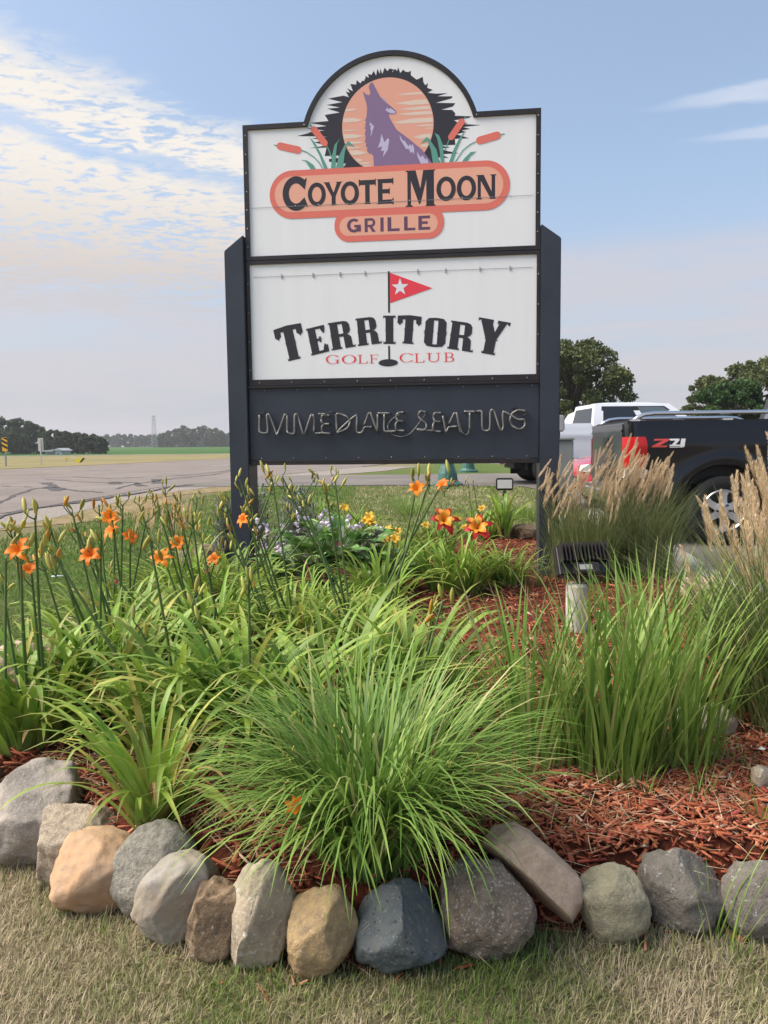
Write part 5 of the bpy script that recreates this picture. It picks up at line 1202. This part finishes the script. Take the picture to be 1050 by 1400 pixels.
LP_g, LP_y, LP_d = proto(M_lily, 'g'), proto(M_lilyy, 'y'), proto(M_dry, 'd')
def lathe_me(nm, prof, m, n=7): return MB().lathe(prof, n).me(nm, m, True)
bud_prof = [(.0,0),(.05,.02),(.10,.25),(.125,.5),(.10,.78),(.03,.98),(0,1)]
ME_bud, ME_budo = lathe_me('bud', bud_prof, M_bud), lathe_me('bud', bud_prof, M_buds)
def flower_me(nm, m, seed, w=.30, open_=1.0, inner=None):
    g = random.Random(seed); mb = MB()
    for k in range(6):
        a = k*math.pi/3+g.uniform(-.15, .15); ww = w*(.80 if k % 2 else .55); op = open_*g.uniform(.8, 1.15); v = []; n = 6
        for i in range(n+1):
            t = i/n; r_ = .05+.80*op*t**1.15; z = .62*t**.75-.55*op*max(0, t-.45)**1.5*1.8
            hw = ww*math.sin(math.pi*min(1, .12+.80*t))**1.0*(1 if i < n else .15)
            for s_ in (-1, 0, 1):
                v.append((r_*math.cos(a)-s_*hw*math.sin(a), r_*math.sin(a)+s_*hw*math.cos(a), z+.06*abs(s_)*(1-t)+g.uniform(-.025, .025)))
        mb.add(v, [(i*3+j, i*3+j+1, (i+1)*3+j+1, (i+1)*3+j) for i in range(n) for j in range(2)])
    return mb.me(nm, m, True)
ME_fl = [flower_me('flower', M_or, 30+i, .27, .75+.13*i) for i in range(4)]
ME_wl = [flower_me('wilted_flower', M_wilt, 50+i, .12, .35) for i in range(2)]
ME_rd = [flower_me('flower', M_rd, 60+i, .27, 1.0) for i in range(2)]; ME_th = flower_me('throat', M_throat, 66, .24, .65)
ME_yl = [flower_me('flower', M_yl, 70+i, .26, .85) for i in range(3)]
def clump(px_, py_, label, n, Lm, spread=.10, meshes=None, yellow=.06, dry=.03, sc=1.0, name='daylily', cat='daylily', z=.172, wide=1.0, aim=None):
    b = G(px_, py_, z); b.z = MZ(b.x, b.y)-.005 if in_bed(b.x, b.y) else h(b.y)
    t = empty(name, b, 0, label, cat)
    n = int(n*1.55); Lm *= 1.24
    for i in range(n):
        u = rng.random(); ms = LP_y if u < yellow else (LP_d if u < yellow+dry else (meshes or LP_g))
        a = rng.uniform(0, 2*math.pi); r_ = spread*1.3*rng.random()**.7; az = a+rng.normal(0, .6) if aim is None or rng.random() < .4 else aim+rng.normal(0, .9)
        s_ = Lm*rng.uniform(.62, 1.12)*(.75 if ms is LP_d else 1)
        obj('leaf', ms[int(rng.integers(len(ms)))], t, (r_*math.cos(a), r_*math.sin(a), rng.uniform(-.02, .01)), (rng.normal(0, .10), rng.normal(0, .10)+(.35 if ms is LP_d else 0), az), (s_, s_*wide, s_*rng.uniform(.8, 1.05)))
    return t
def scape(cl, px_, py_, kind='b', dY=0.0, nb=None, size=.064, mats=None):
    """flower stalk of clump cl whose head stands at the given pixel, at the clump's own distance"""
    c = cl.location; top = D(px_, py_, c.y+dY+rng.normal(0, .05))-c
    b = Vector((rng.normal(0, .05), rng.normal(0, .05), 0)); mid = b.lerp(top, .55)+Vector((rng.normal(0, .012), rng.normal(0, .012), .0))
    mb = MB(); ps = [b, b.lerp(mid, .5)+Vector((0, 0, 0)), mid, mid.lerp(top, .6), top]; mb.tube(ps, [.0066, .0062, .0058, .005, .0038], 6, False)
    st = None; heads = []; nb = nb if nb is not None else random.randint(3, 6)
    for k in range(nb):
        a = rng.uniform(0, 6.28); up = rng.uniform(-.07, .03); o = top+Vector((0, 0, up-.02)); rr = rng.uniform(.012, .045)
        e = o+Vector((rr*math.cos(a), rr*math.sin(a), rng.uniform(.015, .05)))
        mb.tube([o, o.lerp(e, .6)-Vector((0, 0, .004)), e], [.0028, .0024, .002], 5, False); heads.append((e, a))
    st = mb.build('flower_stem', M_stem, cl, smooth=True)
    for e, a in heads:
        s_ = size*rng.uniform(.55, 1.15); me_ = ME_budo if rng.random() < .12 else ME_bud
        obj('bud', me_, st, e, (rng.normal(0, .3)-.35*math.sin(a), .35*math.cos(a)+rng.normal(0, .3), a), (s_*1.05, s_*1.05, s_))
    if kind in 'FW':
        ms = {'F': ME_fl, 'W': ME_wl}[kind]; s_ = (.064 if kind == 'F' else .05)*rng.uniform(.9, 1.15)
        obj('flower' if kind == 'F' else 'wilted_flower', ms[int(rng.integers(len(ms)))], st, top+Vector((0, -.012, -.03)), (R(rng.uniform(25, 70)), R(rng.uniform(-35, 35)), rng.uniform(-.6, .6)), s_)
    if kind == 'R':
        s_ = .15; r_ = (R(55), R(rng.uniform(-20, 20)), rng.uniform(-.3, .3))
        f_ = obj('flower', ME_rd[int(rng.integers(2))], st, top+Vector((0, -.01, -.03)), r_, s_)
        obj('throat', ME_th, st, top+Vector((0, -.016, -.028)), r_, s_*.98)
    if kind == 'Y':
        obj('flower', ME_yl[int(rng.integers(3))], st, top+Vector((0, -.01, -.02)), (R(rng.uniform(20, 65)), R(rng.uniform(-30, 30)), rng.uniform(-.5, .5)), .075)
    return st
L1 = clump(212, 1120, 'daylily clump with yellowing leaves drooping over the orange boulder', 46, .44, .05, yellow=.22, dry=.10)
L2 = clump(48, 1010, 'leftmost daylily clump at the photo edge', 90, .46, .12, wide=1.25, yellow=.10, dry=.05)
L3 = clump(140, 965, 'daylily clump behind the grey flat topped boulder', 95, .46, .13, wide=1.25)
L4 = clump(235, 1020, 'daylily clump just behind the yellowing one', 90, .46, .12, wide=1.25)
L5 = clump(335, 1035, 'daylily clump beside the fine leaved clump, on its left', 100, .48, .12, wide=1.3)
L6 = clump(440, 1015, 'daylily clump behind the fine leaved clump', 105, .52, .13, wide=1.3)
L7 = clump(560, 985, 'daylily clump with tall upright leaves next to the switchgrass', 64, .52, .10, aim=1.2)
L8 = clump(170, 900, 'daylily clump by the lawn edge under the double orange bloom', 100, .46, .14)
L9 = clump(285, 905, 'daylily clump in the middle of the left group', 110, .48, .14)
L10 = clump(400, 905, 'daylily clump in front of the left sign post', 110, .42, .14)
L11 = clump(495, 905, 'daylily clump in front of the striped hosta', 100, .40, .13)
L14 = clump(405, 858, 'daylily clump between the left sign post and the hosta', 90, .36, .16)
L15 = clump(452, 868, 'low daylily clump right at the foot of the hosta', 80, .34, .15)
L12 = clump(250, 835, 'rear daylily clump beside the tan plumes', 90, .48, .15)
L13 = clump(318, 838, 'rear daylily clump at the foot of the left sign post', 90, .48, .15)
for cl, lst in ((L2, [(20,728,'b'),(28,743,'F'),(42,771,'F'),(8,765,'b'),(48,708,'b'),(3,800,'b')]),
    (L3, [(100,705,'b'),(103,718,'W'),(127,750,'F'),(138,738,'b'),(76,757,'b'),(66,712,'b'),(60,775,'b')]),
    (L4, [(190,858,'b'),(75,760,'b'),(205,740,'b'),(140,952,'b')]), (L5, [(205,940,'b'),(340,790,'b'),(262,830,'b')]),
    (L8, [(152,699,'F'),(156,719,'F'),(168,690,'b'),(178,728,'F'),(115,735,'b'),(200,712,'b'),(135,690,'b')]),
    (L9, [(215,690,'b'),(222,757,'F'),(232,705,'b'),(248,712,'b'),(297,758,'F'),(275,735,'b'),(262,700,'b'),(158,790,'W'),(285,775,'W'),(245,735,'F')]),
    (L10, [(330,662,'b'),(345,692,'b'),(336,703,'F'),(310,690,'b'),(372,655,'b'),(322,735,'b'),(300,715,'b'),(352,720,'b')]),
    (L11, [(386,652,'b'),(400,665,'b'),(570,662,'F'),(588,655,'b'),(607,656,'F'),(458,655,'b'),(445,668,'b'),(412,672,'b')]),
    (L12, [(208,680,'b'),(226,672,'b'),(240,690,'b'),(262,722,'b'),(270,684,'b'),(190,690,'b')]),
    (L13, [(375,660,'b'),(430,655,'b'),(418,690,'b'),(456,690,'b'),(395,700,'b')]),
    (L7, [(605,822,'b'),(592,850,'b')])):
    for (x, y, k_) in lst: scape(cl, x, y, k_, nb=(4 if k_ != 'b' else None))

# fine leaved blue green clump in front
def tuft(name, px_, py_, label, cat, n, L_, Wm, spread, lean, bend, m, z=.172, power=1.5, part='foliage', tintm=.5, tints=.2, segs=7, base=None, tilt=(0, 0), twist=.06):
    b = base or G(px_, py_, z); b = Vector(b); b.z = (MZ(b.x, b.y) if in_bed(b.x, b.y) else h(b.y))-.005
    t = empty(name, b, 0, label, cat); a = U(0, 2*math.pi, n); r_ = spread*U(0, 1, n)**.6
    P = np.stack([r_*np.cos(a), r_*np.sin(a), U(-.02, .0, n)], 1); az = a+rng.normal(0, .7, n)
    V_, F2, T_ = blades(n, P, az, L_*U(.55, 1.1, n), Wm*U(.6, 1.25, n), np.abs(rng.normal(lean, lean*.6, n)), bend*U(.4, 1.5, n), power, segs, .0, np.where(rng.random(n) < .06, 1.0, np.clip(rng.normal(tintm, tints, n), 0, .9)), rng.normal(0, twist, n))
    V_[:, 0] += tilt[0]*V_[:, 2]; V_[:, 1] += tilt[1]*V_[:, 2]
    o = obj(part, mk_np(part, V_, F2, m, True, T_), t); o['kind'] = 'stuff'
    return t
M_fine = mat('fine_leaf', (.1,.17,.05), tint=[(.085,.18,.035),(.17,.30,.055),(.28,.41,.095),(.42,.42,.17)], rough=.45, spec=.35, transl=.28)
M_switch = mat('switchgrass_leaf', (.1,.2,.05), tint=[(.085,.17,.030),(.17,.29,.050),(.26,.39,.085),(.42,.40,.17)], rough=.45, spec=.35, transl=.30)
M_reed = mat('reed_leaf', (.1,.16,.05), tint=[(.08,.125,.04),(.14,.195,.06),(.21,.26,.09),(.38,.34,.17)], rough=.5, spec=.3, transl=.28)
fine = tuft('fine_leaved_daylily', 508, 1160, 'dense arching clump of fine blue green leaves at the front', 'daylily', 1250, .62, .0112, .145, .30, 1.5, M_fine, power=1.7, tintm=.42, tints=.20, twist=.10)
dl = fine.location
for k in range(14):
    a = rng.uniform(0, 6.28); top = Vector((.28*math.cos(a), .2*math.sin(a)-.05, rng.uniform(.25, .46)))
    mb = MB().tube([(0, 0, 0), top*.5+Vector((0, 0, .05)), top], [.0025, .002, .0014], 5, False); st = mb.build('seed_stalk', M_dry if k % 2 else M_stem, fine, smooth=True)
    for j in range(3): obj('seed_pod', ME_bud, st, top+Vector((rng.normal(0, .01), rng.normal(0, .01), -.015*j)), (rng.normal(0, .5), rng.normal(0, .5), 0), .018)
p = D(400, 1097, 1.66)-dl
ff = obj('fallen_flower', ME_fl[1], fine, p, (R(95), R(20), .5), .035); obj('bud', ME_budo, ff, (.3, .1, .2), (1.2, .6, .2), .7)

# switchgrass by the floodlight: several stalky clumps
sw = [(835,1050,140,.74,'tall bright green switchgrass clump in front of the floodlight'), (730,1045,85,.64,'looser switchgrass clump left of the tall one'), (915,1040,90,.72,'switchgrass clump right of the tall one, near the half buried rock'), (785,1000,30,.36,'switchgrass clump at the floodlight stub'), (900,965,90,.68,'switchgrass clump behind the tall one')]
for i, (x, y, n, L_, lab) in enumerate(sw):
    t = tuft('switchgrass', x, y, lab, 'grass clump', int(n*1.35), L_, .0150, .150, .19, .62, M_switch, power=1.8, tintm=.48, tints=.2, twist=.05)
    # short young shoots round the foot
    nn = n; a = U(0, 6.28, nn); r_ = .17*U(.2, 1, nn)**.5; P = np.stack([r_*np.cos(a), r_*np.sin(a), np.zeros(nn)], 1)
    V_, F2, T_ = blades(nn, P, a+rng.normal(0, .8, nn), U(.12, .34, nn), U(.004, .008, nn), U(.02, .35, nn), U(.1, .9, nn), 1.8, 6, 0, np.clip(rng.normal(.4, .2, nn), 0, 1))
    o = obj('shoots', mk_np('shoots', V_, F2, M_switch, True, T_), t); o['kind'] = 'stuff'

# feather reed grass: leaves, stalks and tan plumes
M_plume = mat('plume_tan', (.52,.36,.18), tint=[(.58,.43,.26),(.74,.58,.38),(.86,.74,.55)], rough=.8, spec=.15, transl=.25)
M_stalk = mat('plume_stalk', (.34,.30,.13), rough=.6, tint=[(.22,.22,.09),(.34,.28,.13),(.44,.34,.18)])
def plume_mesh(length, wid, seed, n=230):
    g = np.random.default_rng(seed); t = g.uniform(0, 1, n); az = g.uniform(0, 6.28, n); prof = np.sin(np.pi*np.clip(.08+.88*t, 0, 1))**.7
    P = np.stack([wid*.18*prof*np.cos(az), wid*.18*prof*np.sin(az), t*length*.93], 1)
    return blades(n, P, az, length*.11*(1.2-.5*t)*g.uniform(.7, 1.2, n), np.full(n, wid*.105), .12+.20*prof, np.full(n, .2), 1, 2, 0, np.clip(g.normal(.5, .22, n), 0, 1))
PV, PF, PT = plume_mesh(.20, .030, 3); ME_pl = [mk_np('plume', *plume_mesh(.19+.025*i, .032+.003*i, 3+i)[:2], M_plume, False, plume_mesh(.19+.025*i, .032+.003*i, 3+i)[2]) for i in range(4)]
def reed(base, label, heads, n_leaf, L_, spread, wl_=.006, lean=.16, bend=.8, tilt=(0, 0), free=0, hz=(0, 0), psc=1.0):
    t = tuft('feather_reed_grass', 0, 0, label, 'grass clump', n_leaf, L_, wl_, spread, lean, bend, M_reed, base=base, power=1.8, tintm=.45, tints=.22, tilt=tilt)
    b = t.location
    for (P, dirv) in heads:
        top = P-b; d = dirv.normalized(); q = top-d*.20*psc; r0 = Vector((rng.normal(0, spread*.35), rng.normal(0, spread*.35), 0))
        mid = r0.lerp(q, .6)+Vector((0, 0, .10*q.length))*.6
        mb = MB().tube([r0, r0.lerp(mid, .5)+Vector((0, 0, .01)), mid, mid.lerp(q, .55), q], [.0022, .002, .0018, .0015, .0012], 5, False)
        st = mb.build('plume_stalk', M_stalk, t, smooth=True)
        e = d.to_track_quat('Z', 'Y').to_euler(); obj('plume', ME_pl[int(rng.integers(4))], st, q, e, psc*rng.uniform(.85, 1.15))
    return t
# the clumps behind the floodlight: plumes nodding towards the upper right
def heads_px(lst, Y, dirp, jit=.1, jy=.12):
    out = []
    for (x, y) in lst:
        P = D(x, y, Y+rng.normal(0, jy)); d = Vector((dirp[0]+rng.normal(0, jit), rng.normal(0, .15), dirp[1]+rng.normal(0, jit))); out.append((P, d))
    return out
h1 = [(rng.uniform(748, 850), 664+rng.normal(0, 18)) for _ in range(105)]
h2 = [(rng.uniform(828, 922), 632+.45*abs(885-i*0)*0+rng.normal(12, 20)) for i in range(130)]
reed(G(795, 792, .17), 'feather reed grass with tan plumes beside the right sign post', heads_px(h1, 6.1, (.28, 1), .20), 950, .78, .24, .0055, tilt=(.03, 0), psc=.78)
reed(G(872, 785, .17), 'feather reed grass with nodding tan plumes before the black tailgate', heads_px(h2, 6.3, (.42, 1), .20), 1100, .82, .28, .0055, tilt=(.07, 0), psc=.84)
h3 = [(1046,585),(1035,610),(1012,640),(1022,620),(1000,650),(985,668),(965,690),(1040,650),(1030,690),(1048,700),(1015,700),(1005,730),(1045,740),(1032,760),(1020,780),(975,720),(955,690),(990,700),(1010,760),(1025,735),(1050,640),(1055,610),(1060,660),(1065,590),(1070,700),(1080,640),(1055,760),(1038,725),(945,665),(1028,650),(1047,670),(935,760),(1052,720)]
h3 += [(float(rng.uniform(1000, 1080)), float(rng.uniform(590, 760))) for _ in range(14)]
HH = []
for (x, y) in h3:
    P = D(x, y, 3.05+rng.normal(0, .15)); HH.append((P, Vector((-.30+(x-1000)*.002+rng.normal(0, .12), rng.normal(0, .1), 1))))
reed(G(1085, 985, .17), 'large feather reed grass with thick tan plumes at the right edge', HH, 900, .86, .24, .0085, lean=.28, bend=.9, tilt=(-.10, 0), psc=1.0)
reed(G(1050, 935, .17), 'second feather reed grass just behind the large one at the right edge', heads_px([(rng.uniform(1000, 1075), rng.uniform(640, 760)) for _ in range(18)], 3.6, (-.05, 1)), 420, .70, .22, .007, lean=.24, tilt=(-.05, 0))
h4 = [(rng.uniform(190, 262), 690+rng.normal(0, 14)) for _ in range(34)]
reed(G(228, 815, .10), 'feather reed grass with pink tan plumes behind the left daylilies', heads_px(h4, 6.0, (.18, 1), .16), 260, .50, .20, .0055, psc=.9)

# striped hosta with lavender bells
M_host = mat('hosta_leaf', (.10,.22,.05), col2=(.62,.68,.45), scale=3.2, lo=.56, hi=.60, rough=.45, spec=.35, transl=.2, rand=.2, stretch=(1.0, 9.0, 1))
def hp(t): return np.sin(np.pi*np.clip(.06+.92*t, 0, 1))**.75
host_me = []
for k in range(8):
    V_, F2, T_ = blades(1, np.zeros((1, 3)), np.zeros(1), np.ones(1), np.array([.42]), np.array([.5+.4*rng.random()]), np.array([.9+.5*rng.random()]), 1.4, 8, .22, np.ones(1), np.array([rng.normal(0, .08)]), hp)
    host_me.append(mk_np('leaf', V_, F2, M_host, True))
M_bell = mat('bell_lavender', (.62,.52,.68), col2=(.72,.66,.76), scale=15, rough=.5, transl=.35, rand=.12)
ME_bell = lathe_me('blossom', [(0,0),(.10,.03),(.14,.25),(.17,.6),(.26,.85),(.36,1.0)], M_bell, 8)
hosta = empty('hosta', (0, 0, 0), 0, 'striped hosta with white streaked leaves and lavender bells beside the left sign post', 'hosta')
hb = G(458, 812, .172); hosta.location = (hb.x, hb.y, .165)
for i in range(150):
    a = rng.uniform(0, 6.28); r_ = .42*rng.random()**.6; s_ = rng.uniform(.20, .31)
    obj('leaf', host_me[i % 8], hosta, (r_*math.cos(a)*1.15, r_*math.sin(a)*.8, .44*(1-(r_/.42)**2)*rng.uniform(.5, 1)+.04), (rng.normal(0, .2), rng.normal(0, .2), a+rng.normal(0, .5)), s_)
def bell_stalk(parent, P, n=9):
    top = P-parent.location; b = Vector((top.x*.4, top.y*.4, .05)); mb = MB().tube([b, b.lerp(top, .5)+Vector((0, 0, .03)), top], [.004, .0035, .002], 6, False)
    st = mb.build('flower_stem', M_stem, parent, smooth=True)
    for k in range(n):
        a = rng.uniform(0, 6.28); z = top.lerp(b, .05+.28*k/n); s_ = rng.uniform(.035, .055)
        obj('blossom', ME_bell, st, z+Vector((.012*math.cos(a), .012*math.sin(a), 0)), (math.pi*.78*-math.sin(a), math.pi*.78*math.cos(a), 0), s_)
for (x, y) in ((403,688),(494,708),(450,705),(430,712),(376,735),(415,735),(520,712),(490,752),(365,745),(345,722),(385,712),(440,690),(462,722),(480,700),(420,700),(350,705),(508,730)): bell_stalk(hosta, D(x, y, hb.y+rng.uniform(-.1, .25)))

# grey purple catmint by the left post
M_cat = mat('catmint_foliage', (.12,.13,.12), tint=[(.09,.13,.075),(.19,.23,.16),(.29,.31,.29),(.44,.40,.52)], rough=.8, spec=.1, transl=.15)
for (x, y, Y, w, hgt, lab) in ((345, 740, 7.4, .40, .62, 'grey purple catmint bush right beside the left sign post'), (408, 735, 7.8, .46, .60, 'grey purple catmint bush behind the hosta'), (310, 735, 7.2, .22, .5, 'small grey purple catmint just outside the left sign post')):
    p = D(x, y, Y); cm = empty('catmint', (p.x, p.y, MZ(p.x, p.y)), 0, lab, 'bush'); n = 2600
    a = U(0, 6.28, n); zz = U(0, 1, n)**.8; r_ = w*.62*U(0, 1, n)**.5*np.sqrt(1-.75*zz); sp_ = .85+.3*np.sin(a*7+zz*3); P = np.stack([r_*np.cos(a)*sp_, r_*np.sin(a)*sp_, zz*hgt*sp_], 1)
    V_, F2, T_ = blades(n, P, a+rng.normal(0, .9, n), U(.03, .075, n), U(.012, .022, n), U(.1, 1.0, n), U(0, .6, n), 1.2, 2, 0, np.clip(rng.normal(.5, .25, n), 0, 1))
    o = obj('foliage', mk_np('foliage', V_, F2, M_cat, False, T_), cm); o['kind'] = 'stuff'

# yellow and red flowered daylilies behind, leafy plant by the small floodlight
Y1 = clump(545, 790, 'small yellow flowered daylily clump in the middle of the bed', 90, .42, .16)
Y2_ = clump(590, 762, 'yellow flowered daylily clump behind the red blooms', 80, .42, .16)
Rd = clump(625, 808, 'daylily clump with red and orange blooms', 130, .44, .16)
Bk = clump(655, 735, 'low daylily clump at the back of the bed', 80, .44, .18)
Bk2 = clump(480, 728, 'low leafy clump at the back of the bed behind the catmint', 80, .44, .2)
Bk3 = clump(690, 800, 'thin narrow leaved clump on the mulch beside the red blooms', 60, .36, .1)
Bk4 = clump(520, 835, 'broad leaved daylily on the mulch edge before the hosta', 60, .46, .12)
for (x, y) in ((505,705),(508,712),(530,723),(525,735),(557,739),(583,717),(597,738),(470,693),(425,715),(470,753),(520,738),(540,735),(545,725),(500,712)): scape(Y1 if x < 545 else Y2_, x, y, 'Y', nb=2, size=.03)
for (x, y) in ((625,708),(636,720),(660,694)): scape(Y2_, x, y, 'Y', nb=3, size=.03)
for (x, y) in ((606,708),(652,718)): scape(Rd, x, y, 'R', nb=4)
for (x, y) in ((640,660),(648,665)): scape(Bk, x, y, 'b', nb=2)
LPx = empty('canna_plant', (0, 0, 0), 0, 'tall leafy plant with yellowing leaves next to the small floodlight', 'plant'); p = G(690, 738, .172); LPx.location = (p.x, p.y, .165)
for i in range(26):
    a = rng.uniform(0, 6.28); ms = LP_y if rng.random() < .4 else LP_g; s_ = rng.uniform(.35, .75)
    obj('leaf', ms[int(rng.integers(len(ms)))], LPx, (.05*math.cos(a), .05*math.sin(a), rng.uniform(0, .18)), (rng.normal(0, .1), rng.normal(-.15, .1), a), (s_*.8, s_*1.7, s_))
tuft('grass_tuft', 720, 712, 'bright green grass tuft behind the right sign post', 'grass clump', 260, .34, .006, .22, .15, .6, M_switch, z=.12)
tuft('grass_tuft', 560, 705, 'dark grassy clump at the back edge of the bed', 'grass clump', 260, .45, .007, .25, .3, .9, M_fine, z=.14)
tuft('grass_tuft', 430, 705, 'grassy clump behind the catmint by the lawn', 'grass clump', 220, .40, .007, .25, .3, .9, M_fine, z=.14)
tuft('grass_tuft', 720, 800, 'sparse fine grass on the mulch by the right sign post', 'grass clump', 120, .36, .004, .18, .2, .6, M_reed, z=.172)
# weeds in the mulch
wd = [(700,1075,'thin weed tuft at the left foot of the switchgrass'),(960,1090,'weed tuft below the half buried rock'),(985,1210,'thin grass weed beside the lichened boulder'),(870,1085,'weed tuft at the foot of the tall switchgrass'),(930,1060,'weed tuft between switchgrass and half buried rock'),(1010,1050,'weed tuft near the white scrap'),(640,1150,'weed beside the split boulder'),(1040,1130,'sparse weed at the right edge of the mulch')]
for (x, y, lab) in wd: tuft('weed_tuft', x, y, lab, 'weed', 16, .16 if y != 1210 else .30, .0045, .05, .2, .6, M_switch)
wp = empty('seedling', (0,0,0), 0, 'small broad leaved seedling in the red mulch', 'weed'); p = G(908, 1172, .172); wp.location = (p.x, p.y, MZ(p.x, p.y))
for i in range(5): a = i*1.3; obj('leaf', host_me[i], wp, (0, 0, .01*i), (0, -.5, a), .05)
M_scrap = mat('white_scrap', (.75,.76,.78), rough=.5)
for (x, y, lab) in ((983,1037,'crumpled white scrap on the mulch by the reed grass'), (1045,1030,'white scrap at the right edge under the reed grass')):
    p = G(x, y, .18); v = [(-.02,0,0),(.0,-.008,.012),(.022,.002,.004),(.018,.014,.0),(-.004,.012,.014),(-.02,.01,.006)]
    sset(obj('paper_scrap', mk('paper_scrap', v, [(0,1,4,5),(1,2,3,4)], M_scrap), None, (p.x, p.y, MZ(p.x, p.y)+.014), (0, 0, .2)), lab, 'litter')

# ================================================================== lawn blades
def lawn_blades(name, n, x0, x1, y0, y1, L0, L1, W0, W1, m, label, green, cond=lambda x, y: True, seedscale=1.0, parent=None):
    xs_ = rng.uniform(x0, x1, n); ys_ = rng.uniform(y0, y1, n); keep = []
    if cond is not None:
        keep = np.array([cond(a, b) for a, b in zip(xs_, ys_)]); xs_ = xs_[keep]; ys_ = ys_[keep]; n = len(xs_)
    P = np.stack([xs_, ys_, np.interp(ys_, HY, HZ)-.002], 1)
    nz = np.array([mnoise.noise(Vector((a*2.2, b*2.2, 5)))+.5*mnoise.noise(Vector((a*7, b*7, 8))) for a, b in zip(xs_, ys_)])
    g_ = np.clip(green(xs_, ys_)+.42*nz+rng.normal(0, .20, n), 0, 1)
    V_, F2, T_ = blades(n, P, U(0, 6.28, n), U(L0, L1, n), U(W0, W1, n), np.abs(rng.normal(.35, .35, n)), U(.1, 1.5, n), 1.3, 3, 0, g_)
    o = obj(name, mk_np(name, V_, F2, m, False, T_)); return sset(o, label, 'grass', kind='stuff')
M_turf = mat('turf_blade', (.2,.18,.1), tint=[(.54,.45,.32),(.43,.365,.235),(.29,.285,.135),(.16,.22,.055),(.11,.20,.035)], rough=.7, spec=.15, transl=.22)
outside = lambda x, y: (not in_bed(x, y)) and bed_dist(x, y) > .02 or not in_bed(x, y)
lawn_blades('grass_blades', 90000, -1.35, 1.25, 1.15, 2.35, .018, .046, .0016, .0032, M_turf, 'short parched turf in front of the stones', lambda x, y: .36+.10*np.sin(x*3+1)+.12*np.clip((1.75-y)/.5, -1, 1)*0, outside)
lawn_blades('grass_blades', 70000, -4.4, -1.2, 2.3, 8.5, .03, .055, .003, .006, M_turf, 'green turf left of the bed', lambda x, y: .86+.10*np.sin(x*1.7+y*.8), lambda x, y: (not in_bed(x, y)) and x > -.58*y-.4 and x < -.05*y-.9)
lawn_blades('grass_blades', 60000, -6.5, 3.3, 8.5, 17.6, .045, .08, .008, .016, M_turf, 'green turf behind the sign', lambda x, y: np.where(x < -.6, .84, .55)+.12*np.sin(x*1.1+y*.6), lambda x, y: (not in_bed(x, y)) and road_near(y)+2.2 < x < lot_left(y)-.2)
# taller green sprigs at the feet of the stones
lawn_blades('grass_sprigs', 2600, -1.2, 1.25, 1.45, 2.2, .05, .11, .0022, .0042, M_turf, 'longer green sprigs at the feet of the boulders', lambda x, y: .80+0*x, lambda x, y: (not in_bed(x, y)) and bed_dist(x, y) < .16 and (mnoise.noise(Vector((x*5, y*5, 2))) > .0))
# dead grass litter on the mulch and between the stones
n = 2600; xs_ = U(-1.2, 1.5, n); ys_ = U(1.55, 2.75, n); kk = np.array([in_bed(a, b) for a, b in zip(xs_, ys_)]); xs_, ys_ = xs_[kk], ys_[kk]; n = len(xs_)
P = np.stack([xs_, ys_, np.array([MZ(a, b)+.012 for a, b in zip(xs_, ys_)])], 1)
V_, F2, T_ = blades(n, P, U(0, 6.28, n), U(.03, .16, n), U(.0015, .0035, n), U(1.25, 1.55, n), U(-.1, .25, n), 1, 4, 0, np.clip(rng.normal(.4, .25, n), 0, 1), rng.normal(0, .15, n))
sset(obj('straw_litter', mk_np('straw_litter', V_, F2, M_plume, False, T_)), 'loose dead straw lying on the red mulch', 'straw', kind='stuff')

# ================================================================== the hazy evening air
hz_m = bpy.data.materials.new('haze'); hz_m.use_nodes = True
for n_ in list(hz_m.node_tree.nodes):
    if n_.type != 'OUTPUT_MATERIAL': hz_m.node_tree.nodes.remove(n_)
pv = hz_m.node_tree.nodes.new('ShaderNodeVolumePrincipled'); pv.inputs['Density'].default_value = .00035; pv.inputs['Color'].default_value = (.92, .95, 1, 1); pv.inputs['Anisotropy'].default_value = .2
hz_m.node_tree.links.new(pv.outputs[0], [n_ for n_ in hz_m.node_tree.nodes if n_.type == 'OUTPUT_MATERIAL'][0].inputs['Volume'])
hz = MB().box(-900, 900, -40, 900, -1.2, 30).build('haze', hz_m); sset(hz, 'thin pale haze over the far fields', 'haze', kind='stuff')
